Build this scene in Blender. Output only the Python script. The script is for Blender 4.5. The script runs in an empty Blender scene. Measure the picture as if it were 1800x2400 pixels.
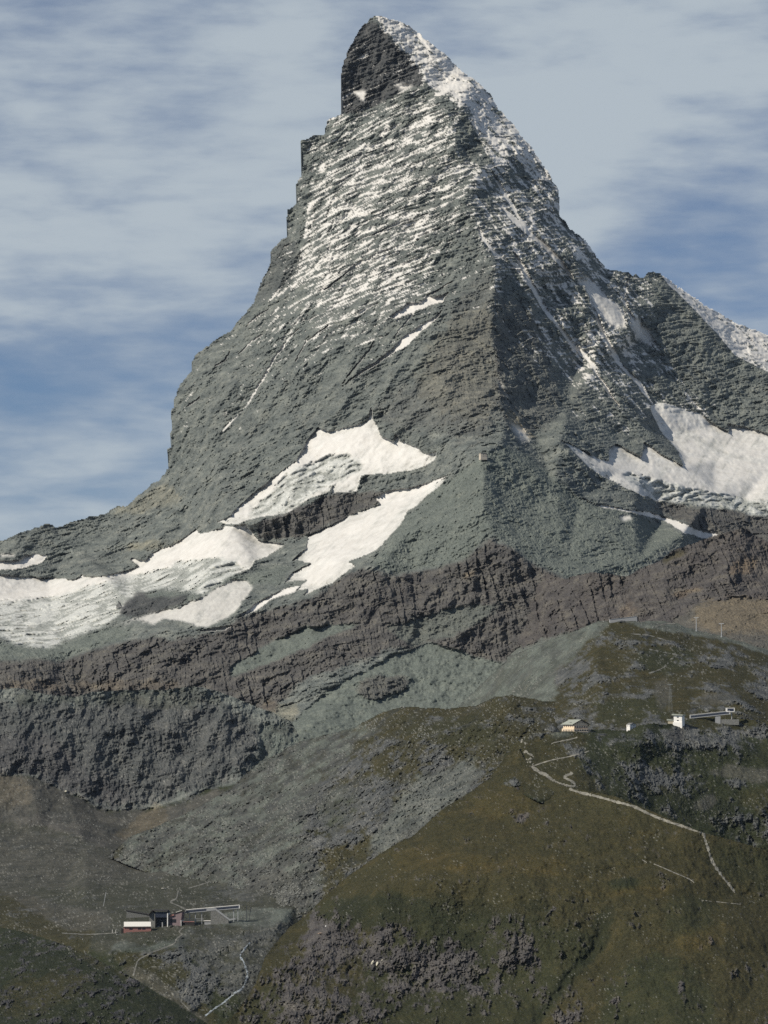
import bpy, bmesh, math, random
import numpy as np
from mathutils import Vector, Matrix
from mathutils.geometry import delaunay_2d_cdt

# ------------------------------------------------------------------ camera
sc = bpy.context.scene
F_PX, CU, CV = 8100.0, 900.0, 1200.0          # survey frame used to place points: 1800 x 2400
PITCH = math.atan(495 / 8100)
cam_d = bpy.data.cameras.new('camera')
cam = bpy.data.objects.new('camera', cam_d)
sc.collection.objects.link(cam)
cam.location = (0, 0, 0)
cam.rotation_euler = (math.pi / 2 + PITCH, 0, 0)
cam_d.sensor_fit = 'VERTICAL'
cam_d.sensor_height = 36.0
cam_d.lens = 36.0 * F_PX / 2400.0
cam_d.clip_start = 5.0
cam_d.clip_end = 80000.0
sc.camera = cam

# ------------------------------------------------------------------ sun, sky, exposure
SUN_AZ, SUN_EL = math.radians(59), math.radians(38)   # azimuth from straight behind the camera towards the left
sun_dir = Vector((-math.sin(SUN_AZ) * math.cos(SUN_EL), -math.cos(SUN_AZ) * math.cos(SUN_EL), math.sin(SUN_EL)))
sun_d = bpy.data.lights.new('sun', 'SUN')
sun_d.energy = 5.0
sun_d.angle = math.radians(0.5)
sun_d.color = (1.0, 0.93, 0.80)
sun = bpy.data.objects.new('sun', sun_d)
sc.collection.objects.link(sun)
sun.rotation_euler = sun_dir.to_track_quat('Z', 'Y').to_euler()
sun.location = (-3000, -2000, 3000)

world = bpy.data.worlds.new('World')
sc.world = world
world.use_nodes = True
wt = world.node_tree
wt.nodes.clear()
def wn(kind, **kw):
    n = wt.nodes.new(kind)
    for k, v in kw.items():
        setattr(n, k, v)
    return n
w_out = wn('ShaderNodeOutputWorld')
w_bg = wn('ShaderNodeBackground')
w_bg.inputs['Strength'].default_value = 0.085
w_sky = wn('ShaderNodeTexSky', sky_type='NISHITA')
w_sky.sun_disc = False
w_sky.sun_elevation = SUN_EL
w_sky.sun_rotation = math.radians(180) + SUN_AZ
w_sky.altitude = 2600
w_sky.air_density = 1.0
w_sky.dust_density = 0.4
w_sky.ozone_density = 2.0
def pix_dir(u, v):
    b = (CV - v) / F_PX
    a = (u - CU) / F_PX
    d = Vector((a, math.cos(PITCH) - math.sin(PITCH) * b, math.sin(PITCH) + math.cos(PITCH) * b))
    return d.normalized()
w_tc = wn('ShaderNodeTexCoord')
w_map = wn('ShaderNodeMapping')
w_map.inputs['Scale'].default_value = (1.0, 1.0, 3.4)
w_map.inputs['Rotation'].default_value = (0, math.radians(7), 0)
wt.links.new(w_tc.outputs['Generated'], w_map.inputs['Vector'])
w_n1 = wn('ShaderNodeTexNoise')
w_n1.inputs['Scale'].default_value = 15.0
w_n1.inputs['Detail'].default_value = 7.0
w_n1.inputs['Roughness'].default_value = 0.52
w_n1.inputs['Distortion'].default_value = 0.35
wt.links.new(w_map.outputs['Vector'], w_n1.inputs['Vector'])
w_n2 = wn('ShaderNodeTexNoise')
w_n2.inputs['Scale'].default_value = 46.0
w_n2.inputs['Detail'].default_value = 6.0
wt.links.new(w_map.outputs['Vector'], w_n2.inputs['Vector'])
def wmath(op, a, b=None):
    n = wn('ShaderNodeMath', operation=op)
    for i, x in enumerate((a, b)):
        if x is None:
            continue
        if isinstance(x, (int, float)):
            n.inputs[i].default_value = x
        else:
            wt.links.new(x, n.inputs[i])
    return n.outputs[0]
def blob(u, v, r, amp):
    """soft patch of thicker (+) or thinner (-) cloud round one direction"""
    n = wn('ShaderNodeVectorMath', operation='DISTANCE')
    wt.links.new(w_tc.outputs['Generated'], n.inputs[0])
    n.inputs[1].default_value = pix_dir(u, v)
    q = wmath('DIVIDE', n.outputs['Value'], r / F_PX)
    q = wmath('MULTIPLY', q, q)
    q = wmath('MULTIPLY', q, -1.0)
    q = wmath('EXPONENT', q)
    return wmath('MULTIPLY', q, amp)
dens = wmath('MULTIPLY', wmath('SUBTRACT', w_n1.outputs['Fac'], 0.5), 1.5)
dens = wmath('ADD', dens, wmath('MULTIPLY', wmath('SUBTRACT', w_n2.outputs['Fac'], 0.5), 1.0))
w_map3 = wn('ShaderNodeMapping')
w_map3.inputs['Scale'].default_value = (1.0, 1.0, 7.5)
w_map3.inputs['Rotation'].default_value = (0, math.radians(-6), 0)
wt.links.new(w_tc.outputs['Generated'], w_map3.inputs['Vector'])
w_n3 = wn('ShaderNodeTexNoise')
w_n3.inputs['Scale'].default_value = 22.0
w_n3.inputs['Detail'].default_value = 8.0
w_n3.inputs['Roughness'].default_value = 0.6
w_n3.inputs['Distortion'].default_value = 0.6
wt.links.new(w_map3.outputs['Vector'], w_n3.inputs['Vector'])
dens = wmath('ADD', dens, wmath('MULTIPLY', wmath('SUBTRACT', w_n3.outputs['Fac'], 0.5), 0.42))
dens = wmath('ADD', dens, 0.66)
dens = wmath('ADD', dens, blob(900, 500, 1700, 0.44))   # the cloud bank behind the peak
for args in ((230, 930, 250, -0.46), (520, 830, 150, -0.28), (60, 860, 180, -0.2), (1560, 460, 150, -0.24), (1480, 640, 140, -0.32), (1720, 600, 150, -0.22), (1200, 480, 300, 0.1),
             (180, 1100, 150, 0.30), (1450, 230, 300, 0.25), (1560, 90, 260, 0.22), (250, 540, 260, 0.25), (620, 330, 220, 0.30), (700, 160, 150, 0.22), (1300, 330, 160, 0.25)):
    dens = wmath('ADD', dens, blob(*args))
w_ramp = wn('ShaderNodeMapRange')
w_ramp.interpolation_type = 'SMOOTHSTEP'
w_ramp.inputs['From Min'].default_value = 0.0
w_ramp.inputs['From Max'].default_value = 1.45
w_ramp.inputs['To Min'].default_value = 0.20
w_ramp.inputs['To Max'].default_value = 0.93
wt.links.new(dens, w_ramp.inputs['Value'])
w_skyc = wn('ShaderNodeMixRGB', blend_type='MULTIPLY')
w_skyc.inputs['Fac'].default_value = 1.0
w_skyc.inputs['Color2'].default_value = (0.46, 0.60, 0.76, 1)
wt.links.new(w_sky.outputs['Color'], w_skyc.inputs['Color1'])
w_cr = wn('ShaderNodeMixRGB')
w_cr.inputs['Color1'].default_value = (3.3, 4.1, 5.5, 1)
w_cr.inputs['Color2'].default_value = (6.5, 7.3, 7.8, 1)
wt.links.new(wmath('MULTIPLY', w_ramp.outputs['Result'], w_ramp.outputs['Result']), w_cr.inputs['Fac'])
w_mix = wn('ShaderNodeMixRGB')
wt.links.new(w_ramp.outputs['Result'], w_mix.inputs['Fac'])
wt.links.new(w_skyc.outputs['Color'], w_mix.inputs['Color1'])
wt.links.new(w_cr.outputs['Color'], w_mix.inputs['Color2'])
wt.links.new(w_mix.outputs['Color'], w_bg.inputs['Color'])
wt.links.new(w_bg.outputs['Background'], w_out.inputs['Surface'])

sc.view_settings.view_transform = 'Standard'
sc.view_settings.look = 'None'
sc.view_settings.exposure = -0.15
sc.view_settings.gamma = 1.0
sc.view_settings.use_curve_mapping = False
sc.cycles.use_denoising = False
sc.cycles.max_bounces = 4
sc.cycles.diffuse_bounces = 2

# ------------------------------------------------------------------ numpy noise
rng = np.random.default_rng(7)
PERM = rng.permutation(256).astype(np.int32)
PERM = np.concatenate([PERM, PERM, PERM[:8]])
_g = rng.normal(size=(256, 3)).astype(np.float32)
_g /= np.linalg.norm(_g, axis=1, keepdims=True)
GX, GY, GZ = (_g * 1.35).T.copy()
def perlin(x, y, z):
    xi = np.floor(x); yi = np.floor(y); zi = np.floor(z)
    fx = (x - xi).astype(np.float32); fy = (y - yi).astype(np.float32); fz = (z - zi).astype(np.float32)
    xi = xi.astype(np.int32) & 255; yi = yi.astype(np.int32) & 255; zi = zi.astype(np.int32) & 255
    ux = fx * fx * fx * (fx * (fx * 6 - 15) + 10)
    uy = fy * fy * fy * (fy * (fy * 6 - 15) + 10)
    uz = fz * fz * fz * (fz * (fz * 6 - 15) + 10)
    out = 0
    A = PERM[xi]; B = PERM[xi + 1]
    for dx, h1, wx in ((0, A, 1 - ux), (1, B, ux)):
        for dy, wy in ((0, 1 - uy), (1, uy)):
            h2 = PERM[h1 + ((yi + dy) & 255)]
            for dz, wz in ((0, 1 - uz), (1, uz)):
                h = PERM[h2 + ((zi + dz) & 255)]
                out = out + wx * wy * wz * (GX[h] * (fx - dx) + GY[h] * (fy - dy) + GZ[h] * (fz - dz))
    return out
def fbm(x, y, z, lam, octv, gain=0.5, ridged=False, seed=0.0):
    s = 0; a = 1.0; n = 0.0; k = 1.0 / lam
    for i in range(octv):
        o = seed + 17.3 * i
        p = perlin(x * k + o, y * k + o * 1.7, z * k - o)
        s = s + a * ((1 - 2 * np.abs(p)) if ridged else p)
        n += a; a *= gain; k *= 2.03
    return s / n
def sstep(a, b, x):
    t = np.clip((x - a) / (b - a), 0, 1)
    return t * t * (3 - 2 * t)

# ------------------------------------------------------------------ surveying helpers
CP, SP = math.cos(PITCH), math.sin(PITCH)
def unproject(u, v, d):
    a = (np.asarray(u) - CU) / F_PX
    b = (CV - np.asarray(v)) / F_PX
    y = CP - SP * b
    z = SP + CP * b
    return np.asarray(d) * a / y, np.asarray(d) * np.ones_like(a), np.asarray(d) * z / y
def inside(poly, U, V):
    m = np.zeros(U.shape, bool)
    n = len(poly)
    for i in range(n):
        x0, y0 = poly[i][:2]; x1, y1 = poly[(i + 1) % n][:2]
        if y0 == y1:
            continue
        c = (y0 > V) != (y1 > V)
        m ^= c & (U < (x1 - x0) * (V - y0) / (y1 - y0) + x0)
    return m
def blur(a, r):
    r = int(round(r))
    if r < 1:
        return a
    for _ in range(2):
        for ax in (0, 1):
            pw = [(0, 0), (0, 0)]; pw[ax] = (r + 1, r)
            c = np.cumsum(np.pad(a, pw, mode='edge'), axis=ax, dtype=np.float64)
            n = a.shape[ax]
            hi = np.take(c, np.arange(2 * r + 1, 2 * r + 1 + n), axis=ax)
            lo = np.take(c, np.arange(0, n), axis=ax)
            a = ((hi - lo) / (2 * r + 1)).astype(np.float32)
    return a
def tin(lines, pts, u, v):
    """inverse distance on the grid from a triangulated set of survey points and break lines"""
    vs, es, dv, idx = [], [], [], {}
    def add(p):
        k = (round(p[0], 1), round(p[1], 1))
        if k not in idx:
            idx[k] = len(vs); vs.append(Vector((p[0], p[1]))); dv.append(1.0 / p[2])
        return idx[k]
    for l in lines:
        ii = [add(p) for p in l]
        es += [(a, b) for a, b in zip(ii[:-1], ii[1:]) if a != b]
    for p in pts:
        add(p)
    u0, u1, v0, v1 = u[0] - 400, u[-1] + 400, v[0] - 300, v[-1] + 300
    base = np.array([(p.x, p.y) for p in vs]); bd = np.array(dv)
    border = [(a, b) for a in np.linspace(u0, u1, 7) for b in (v0, v1)] + [(a, b) for b in np.linspace(v0, v1, 6)[1:-1] for a in (u0, u1)]
    for p in border:
        w = 1.0 / ((base[:, 0] - p[0]) ** 2 + (base[:, 1] - p[1]) ** 2 + 1) ** 1.5
        add((p[0], p[1], (0.90 if p[1] == v1 else 1.0) / (np.sum(w * bd) / np.sum(w))))
    V2, E2, F2, OV, OE, OF = delaunay_2d_cdt(vs, es, [], 0, 0.01)
    P = np.array([(p.x, p.y) for p in V2])
    D = np.zeros(len(V2))
    for i, o in enumerate(OV):
        if o:
            D[i] = dv[o[0]]
        else:
            w = 1.0 / ((base[:, 0] - P[i, 0]) ** 2 + (base[:, 1] - P[i, 1]) ** 2 + 1) ** 2
            D[i] = np.sum(w * bd) / np.sum(w)
    out = np.full((len(v), len(u)), bd.mean(), np.float32)
    su, sv = u[1] - u[0], v[1] - v[0]
    for f in F2:
        for k in range(1, len(f) - 1):
            t = (f[0], f[k], f[k + 1])
            (x0, y0), (x1, y1), (x2, y2) = P[list(t)]
            i0 = max(0, int((min(x0, x1, x2) - u[0]) / su)); i1 = min(len(u), int((max(x0, x1, x2) - u[0]) / su) + 2)
            j0 = max(0, int((min(y0, y1, y2) - v[0]) / sv)); j1 = min(len(v), int((max(y0, y1, y2) - v[0]) / sv) + 2)
            if i0 >= i1 or j0 >= j1:
                continue
            UU, VV = np.meshgrid(u[i0:i1], v[j0:j1])
            det = (y1 - y2) * (x0 - x2) + (x2 - x1) * (y0 - y2)
            if abs(det) < 1e-6:
                continue
            a = ((y1 - y2) * (UU - x2) + (x2 - x1) * (VV - y2)) / det
            b = ((y2 - y0) * (UU - x2) + (x0 - x2) * (VV - y2)) / det
            c = 1 - a - b
            m = (a > -1e-4) & (b > -1e-4) & (c > -1e-4)
            val = a * D[t[0]] + b * D[t[1]] + c * D[t[2]]
            out[j0:j1, i0:i1][m] = val[m]
    return out

# ------------------------------------------------------------------ terrain material
def new_mat(name):
    m = bpy.data.materials.new(name)
    m.use_nodes = True
    nt = m.node_tree
    bs = nt.nodes['Principled BSDF']
    return m, nt, bs
ZONES = ('rock', 'brown', 'dark', 'scree', 'grit', 'grass', 'green', 'shrub', 'snow', 'ice')
def terrain_material():
    m, nt, bs = new_mat('mountain_ground')
    N, L = nt.nodes, nt.links
    tc = N.new('ShaderNodeTexCoord')
    def noise(scale, detail=4.0, rough=0.6, vec=None):
        n = N.new('ShaderNodeTexNoise')
        n.inputs['Scale'].default_value = scale
        n.inputs['Detail'].default_value = detail
        n.inputs['Roughness'].default_value = rough
        L.new(vec or tc.outputs['Object'], n.inputs['Vector'])
        return n.outputs['Fac']
    mp = N.new('ShaderNodeMapping')
    mp.inputs['Scale'].default_value = (0.35, 0.35, 1.6)
    mp.inputs['Rotation'].default_value = (0, math.radians(-18), 0)
    L.new(tc.outputs['Object'], mp.inputs['Vector'])
    micro = noise(0.55, 2.0, 0.7)
    big = noise(0.006, 2.0)
    mid = noise(0.035, 4.0, 0.72)
    fine = noise(0.22, 3.0, 0.7)
    lay = noise(0.045, 4.0, 0.74, mp.outputs['Vector'])
    def ramp(fac, stops):
        r = N.new('ShaderNodeValToRGB')
        r.color_ramp.elements[0].position = stops[0][0]; r.color_ramp.elements[0].color = (*stops[0][1], 1)
        r.color_ramp.elements[1].position = stops[-1][0]; r.color_ramp.elements[1].color = (*stops[-1][1], 1)
        for p, c in stops[1:-1]:
            e = r.color_ramp.elements.new(p); e.color = (*c, 1)
        L.new(fac, r.inputs['Fac'])
        return r.outputs['Color']
    def attr(name):
        a = N.new('ShaderNodeAttribute'); a.attribute_name = name
        return a.outputs['Fac']
    def mix(f, a, b, mode='MIX'):
        x = N.new('ShaderNodeMixRGB'); x.blend_type = mode
        for s, i in ((f, 'Fac'), (a, 'Color1'), (b, 'Color2')):
            if isinstance(s, (int, float)):
                x.inputs[i].default_value = s
            elif isinstance(s, tuple):
                x.inputs[i].default_value = (*s, 1)
            else:
                L.new(s, x.inputs[i])
        return x.outputs['Color']
    cols = {
        'rock': mix(big, ramp(lay, [(0.30, (0.055, 0.062, 0.060)), (0.5, (0.140, 0.148, 0.134)), (0.70, (0.260, 0.258, 0.220))]),
                    ramp(mid, [(0.30, (0.050, 0.056, 0.056)), (0.5, (0.145, 0.147, 0.132)), (0.72, (0.280, 0.265, 0.222))])),
        'brown': mix(big, ramp(mid, [(0.30, (0.040, 0.033, 0.032)), (0.52, (0.092, 0.076, 0.068)), (0.72, (0.185, 0.155, 0.125))]),
                     ramp(lay, [(0.30, (0.050, 0.045, 0.045)), (0.5, (0.100, 0.088, 0.080)), (0.74, (0.200, 0.170, 0.130))])),
        'dark': ramp(mid, [(0.30, (0.024, 0.023, 0.025)), (0.52, (0.058, 0.053, 0.052)), (0.74, (0.110, 0.098, 0.088))]),
        'scree': mix(big, ramp(fine, [(0.3, (0.078, 0.092, 0.085)), (0.52, (0.140, 0.158, 0.143)), (0.72, (0.210, 0.228, 0.200))]),
                     ramp(mid, [(0.3, (0.070, 0.082, 0.080)), (0.55, (0.130, 0.148, 0.135)), (0.75, (0.200, 0.213, 0.185))])),
        'grit': mix(big, ramp(fine, [(0.3, (0.070, 0.068, 0.062)), (0.52, (0.125, 0.118, 0.104)), (0.72, (0.210, 0.192, 0.160))]),
                    ramp(mid, [(0.3, (0.062, 0.062, 0.060)), (0.52, (0.110, 0.106, 0.096)), (0.75, (0.190, 0.176, 0.150))])),
        'grass': mix(big, ramp(mid, [(0.32, (0.024, 0.023, 0.012)), (0.52, (0.046, 0.041, 0.020)), (0.72, (0.085, 0.066, 0.030))]),
                     ramp(fine, [(0.32, (0.026, 0.027, 0.014)), (0.52, (0.048, 0.046, 0.024)), (0.74, (0.078, 0.066, 0.036))])),
        'green': mix(big, ramp(mid, [(0.3, (0.016, 0.021, 0.011)), (0.52, (0.030, 0.036, 0.018)), (0.74, (0.050, 0.052, 0.026))]),
                     ramp(fine, [(0.3, (0.019, 0.024, 0.014)), (0.52, (0.033, 0.038, 0.020)), (0.74, (0.055, 0.054, 0.030))])),
        'shrub': mix(big, ramp(mid, [(0.32, (0.007, 0.010, 0.007)), (0.52, (0.017, 0.021, 0.012)), (0.74, (0.034, 0.034, 0.018))]),  # near-black green: shrub cover, and shade painted into the slopes
                     ramp(fine, [(0.32, (0.008, 0.012, 0.008)), (0.52, (0.018, 0.023, 0.013)), (0.74, (0.038, 0.038, 0.021))])),
        'snow': ramp(mid, [(0.25, (0.62, 0.60, 0.56)), (0.6, (0.75, 0.735, 0.70))]),
        'ice': ramp(fine, [(0.30, (0.26, 0.28, 0.275)), (0.5, (0.42, 0.43, 0.41)), (0.72, (0.62, 0.61, 0.57))]),
    }
    TINT = {'rock': (0.93, 0.985, 1.03), 'brown': (0.84, 0.91, 0.97), 'dark': (0.95, 1.02, 1.12), 'scree': (0.97, 0.97, 0.95), 'grit': (0.76, 0.77, 0.77),
            'grass': (0.87, 0.88, 0.84), 'green': (0.88, 0.89, 0.88), 'shrub': (1.0, 1.0, 1.0), 'snow': (0.90, 0.89, 0.89), 'ice': (1.12, 1.12, 1.12)}
    cols = {k: mix(1.0, q, TINT[k], 'MULTIPLY') for k, q in cols.items()}
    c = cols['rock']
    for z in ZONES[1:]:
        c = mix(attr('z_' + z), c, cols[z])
    mr = N.new('ShaderNodeMapRange')
    mr.inputs['From Min'].default_value = 0.32; mr.inputs['From Max'].default_value = 0.68
    mr.inputs['To Min'].default_value = 0.62; mr.inputs['To Max'].default_value = 1.38
    L.new(micro, mr.inputs['Value'])
    cg = N.new('ShaderNodeCombineXYZ')
    for i_ in range(3):
        L.new(mr.outputs['Result'], cg.inputs[i_])
    nosnow = N.new('ShaderNodeMath'); nosnow.operation = 'SUBTRACT'; nosnow.inputs[0].default_value = 1.0
    L.new(attr('z_snow'), nosnow.inputs[1])
    c = mix(nosnow.outputs[0], c, mix(1.0, c, cg.outputs[0], 'MULTIPLY'))
    c = mix(attr('tan'), c, mix(1.0, c, (1.5, 1.32, 1.08), 'MULTIPLY'))
    c = mix(attr('pale'), c, (0.27, 0.265, 0.24))
    L.new(c, bs.inputs['Base Color'])
    bs.inputs['Roughness'].default_value = 0.92
    bs.inputs['Specular IOR Level'].default_value = 0.12
    b = N.new('ShaderNodeBump')
    b.inputs['Strength'].default_value = 0.55
    b.inputs['Distance'].default_value = 2.5
    mulr = N.new('ShaderNodeMath'); mulr.operation = 'MULTIPLY'
    L.new(fine, mulr.inputs[0])
    inv = N.new('ShaderNodeMath'); inv.operation = 'SUBTRACT'; inv.inputs[0].default_value = 1.0
    L.new(attr('z_snow'), inv.inputs[1])
    L.new(inv.outputs[0], mulr.inputs[1])
    L.new(mulr.outputs[0], b.inputs['Height'])
    L.new(b.outputs['Normal'], bs.inputs['Normal'])
    return m
GROUND = terrain_material()

# ------------------------------------------------------------------ terrain sheets
LAYERS = {}
LOOSE = {}
def link(o):
    sc.collection.objects.link(o)
    return o
def mesh_from(name, P, quads, attrs, smooth, mats):
    me = bpy.data.meshes.new(name)
    me.vertices.add(len(P)); me.vertices.foreach_set('co', P.astype(np.float32).ravel())
    me.loops.add(quads.size); me.loops.foreach_set('vertex_index', quads.ravel().astype(np.int32))
    n = len(quads)
    me.polygons.add(n)
    me.polygons.foreach_set('loop_start', np.arange(0, 4 * n, 4, dtype=np.int32))
    me.polygons.foreach_set('loop_total', np.full(n, 4, np.int32))
    me.polygons.foreach_set('use_smooth', smooth)
    for k, a in attrs.items():
        at = me.attributes.new(k, 'FLOAT', 'POINT')
        at.data.foreach_set('value', a.astype(np.float32))
    for m in mats:
        me.materials.append(m)
    me.update(calc_edges=True)
    me.validate()
    return link(bpy.data.objects.new(name, me))
def sub_mesh(name, P, quads, attrs, smooth, sel):
    q = quads[sel]
    used, invi = np.unique(q, return_inverse=True)
    return mesh_from(name, P[used], invi.reshape(q.shape), {k: a[used] for k, a in attrs.items()}, smooth[sel], [GROUND])

def terrain(name, poly, lines, pts, zones, ext, step=2.2, soften=5, jag=3.0, scale=1.0, splits=(), snow_fn=None, extra=None, skirt=(160, 140), seed=0.0, label=None, yq=1.0, beds=1.0):
    uc = np.arange(ext[0], ext[1] + step, step, dtype=np.float32)
    vc = np.arange(ext[2], ext[3] + step, step, dtype=np.float32)
    inv = tin(lines, pts, uc, vc)
    inv = blur(inv, soften / step)
    # the land goes on, more coarsely surveyed, beyond both sides and below
    left = np.arange(ext[0] - 480, ext[0] - 6, 12, dtype=np.float32) if ext[0] == -70 else np.zeros(0, np.float32)
    right = np.arange(uc[-1] + 12, uc[-1] + 480, 12, dtype=np.float32) if ext[1] == 1870 else np.zeros(0, np.float32)
    below = np.arange(vc[-1] + 12, vc[-1] + 330, 12, dtype=np.float32) if ext[3] == 2450 else np.zeros(0, np.float32)
    u = np.concatenate([left, uc, right]); v = np.concatenate([vc, below])
    iu = np.concatenate([np.zeros(len(left), int), np.arange(len(uc)), np.full(len(right), len(uc) - 1)])
    iv = np.concatenate([np.arange(len(vc)), np.full(len(below), len(vc) - 1)])
    RU, RV = np.meshgrid(u, v)
    U, V = np.meshgrid(uc[iu], vc[iv])
    inv = 1.0 / (1.0 / inv[iv][:, iu] - (RV - V) * 1.6)
    # outline, roughened at the scale of crags
    X, Y0, Z = unproject(RU, RV, 1.0 / inv)
    Y = Y0 * yq                     # bedding runs on into the hill, so relief varies more slowly with distance on gentle ground
    m_per = 1.0 / inv / F_PX
    nx = fbm(X, Y * 0, Z, 26 * scale, 4, 0.6, seed=seed + 3.1); ny = fbm(X, Y * 0, Z, 26 * scale, 4, 0.6, seed=seed + 9.7)
    mask = inside(poly, U + nx * jag * 2.2, V + ny * jag * 2.2)
    # zone weights on the whole grid
    wu = U + fbm(X, Y, Z, 60 * scale, 4, 0.6, seed=seed + 21) * 26
    wv = V + fbm(X, Y, Z, 60 * scale, 4, 0.6, seed=seed + 33) * 22
    grain = fbm(X, Y, Z, 26 * scale, 5, 0.68, seed=seed + 41)
    W = {z: np.zeros(U.shape, np.float32) for z in ZONES}
    tan = np.zeros(U.shape, np.float32); pale = np.zeros(U.shape, np.float32)
    W[zones[0]] += 1
    for z, pg, feather, amt, warp in zones[1]:
        k = inside(pg, U + (wu - U) * warp, V + (wv - V) * warp).astype(np.float32)
        k = blur(k, feather / step)
        if feather >= 5:
            k = sstep(0.30, 0.70, k + grain * np.where((k > 0.01) & (k < 0.99), 0.62, 0))
        k = k * amt
        if z == 'tan':
            tan = np.maximum(tan, k); continue
        for q in ZONES:
            W[q] *= 1 - k
        W[z] += k
        if z == 'snow' and warp == 0.28:      # old, dirty ice shows towards the melting margin
            ring = k * np.clip(1.25 * (1 - blur(k, 20 / step)), 0, 1) * (0.35 + 0.65 * sstep(-0.25, 0.25, grain))
            W['snow'] -= ring * 0.8; W['ice'] += ring * 0.8
    idx = np.flatnonzero(mask.ravel())
    g = lambda a: a.ravel()[idx]
    x, y, z_, uu, vv = g(X), g(Y), g(Z), g(U), g(V)
    w = {q: g(W[q]) for q in ZONES}
    tan, pale = g(tan), g(pale)
    ctx = dict(x=x, y=y, z=z_, u=uu, v=vv, w=w, tan=tan, pale=pale, scale=scale, seed=seed, mpp=g(m_per))
    # rock forms
    hard = np.clip(w['rock'] + w['brown'] + w['dark'] + 0.25 * w['scree'] + 0.3 * w['grit'] + 0.10 * w['grass'] + 0.10 * w['green'] + 0.05 * w['ice'], 0, 1)
    s_ = scale
    th = math.radians(16)
    t1 = x * math.cos(th) + z_ * math.sin(th); t2 = -x * math.sin(th) + z_ * math.cos(th)
    wob = fbm(x, y, z_, 120 * s_, 3, seed=seed + 50) * 30 * s_
    ridge = fbm(x, y, z_ * 0.7, 150 * s_, 6, 0.56, ridged=True, seed=seed)
    crag = fbm(x * 1.25, y, z_, 42 * s_, 5, 0.62, seed=seed + 5)
    rib = fbm(x + wob, y * 0.6, z_ * 0.32, 34 * s_, 4, 0.6, ridged=True, seed=seed + 11)
    ledge = fbm(t1 * 0.22, y * 0.3, t2 + wob * 0.4, 13 * s_, 4, 0.66, seed=seed + 15)
    ctx.update(ridge=ridge, crag=crag, rib=rib, ledge=ledge, t1=t1, t2=t2, hard=hard)
    soft = fbm(x, y, z_, 220 * s_, 4, 0.5, seed=seed + 70)
    fine = fbm(x, y, z_, 12 * s_, 3, 0.65, seed=seed + 80)
    ctx.update(soft=soft, fine=fine)
    colm = np.clip(w['brown'] * 1.1 + w['dark'] * 0.25, 0, 1)
    # benches: the face steps back along the dipping beds
    def bench(period, wobble, sd):
        t = (t2 + wob * wobble) / period + fbm(t1 * 0.10, y * 0.2, t2, period * 2.4, 3, 0.6, seed=seed + sd) * 1.1
        return t - np.floor(t)
    b1 = bench(30 * s_, 0.8, 401); b2 = bench(11 * s_, 0.6, 431)
    bm = sstep(-0.25, 0.35, fbm(x, y, z_, 90 * s_, 3, 0.6, seed=seed + 461))
    ctx.update(b1=b1, b2=b2)
    rough = 0.40 + 1.05 * sstep(-0.28, 0.34, fbm(x, y, z_, 170 * s_, 3, 0.55, seed=seed + 581))
    ctx['rough'] = rough
    def joint(period, sd):
        t = (x + wob * 0.5 + 0.25 * z_) / period + fbm(x, y * 0.2, z_ * 0.15, period * 2.5, 3, 0.6, seed=seed + sd) * 1.3
        return t - np.floor(t)
    j1 = joint(26 * s_, 621); j2 = joint(10 * s_, 641)
    form = -(ridge - 0.25) * 30 + rough * (crag * (15 + 4 * colm) + ledge * (1 - 0.6 * colm) * 10 + fine * 7.0) - (rib - 0.3) * (6 + 10 * colm)
    form = form + (1 - beds) * (-(ridge - 0.25) * 34 + rough * crag * 14) + beds * (1 - 0.65 * colm) * (bm * (0.5 - b1) * 15 + (0.5 - b2) * 6.5) + colm * ((0.5 - b1) * 8 + (0.5 - j1) * 13 * bm * rough + (0.5 - j2) * 4 * (1.2 - bm))
    butt = fbm(x + wob * 0.6, y * 0.5, z_ * 0.22, 120 * s_, 3, 0.55, ridged=True, seed=seed + 541)
    a_ = math.radians(58)
    gly = fbm((x * math.cos(a_) + z_ * math.sin(a_)) * 0.16, y * 0.2, -x * math.sin(a_) + z_ * math.cos(a_), 105 * s_, 4, 0.5, ridged=True, seed=seed + 561)
    form = form - colm * (butt - 0.3) * 42 - (1 - colm) * (gly - 0.3) * 26
    disp = hard * form * s_
    disp = disp + (1 - hard) * (1 - w['snow'] - w['ice']) * (soft * (42 if yq < 1 else 22) * s_)
    loose = np.clip(w['scree'] + w['grit'], 0, 1)
    spk = fbm(x, y, z_, 5.5 * s_, 2, 0.6, seed=seed + 481)
    ctx['spk'] = spk
    disp = disp + loose * (fine * 6.0 + crag * 9.0 - (rib - .3) * 7.0 - (ridge - 0.25) * 12 + spk * 4.0) * s_ + hard * spk * 2.5 * s_
    turf = np.clip(w['grass'] + w['green'] + w['shrub'], 0, 1)
    disp = disp + turf * (crag * 14.0 + fine * 6.5 + ledge * 4.5 + spk * 3.6 - (ridge - 0.25) * 20) * s_
    tz = (z_ + 0.06 * x + wob * 0.5 + crag * 9 * s_) / (6.5 * s_)
    disp = disp + turf * (0.5 - (tz - np.floor(tz))) * 2.6 * s_ * sstep(-0.2, 0.3, soft + 0.3 * fine)      # terracettes trodden along the contour
    crev = fbm(t1 * 0.22, y * 0.4, t2 + wob, 20 * s_, 3, 0.55, ridged=True, seed=seed + 91)
    ctx['crev'] = crev
    disp = disp + w['ice'] * ((crev - 0.2) * 30 + crag * 15 + fine * 4) * s_ + w['snow'] * (soft * 30 + crag * 9.0 - (rib - 0.3) * 4.0 + fine * 1.6) * s_
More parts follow.
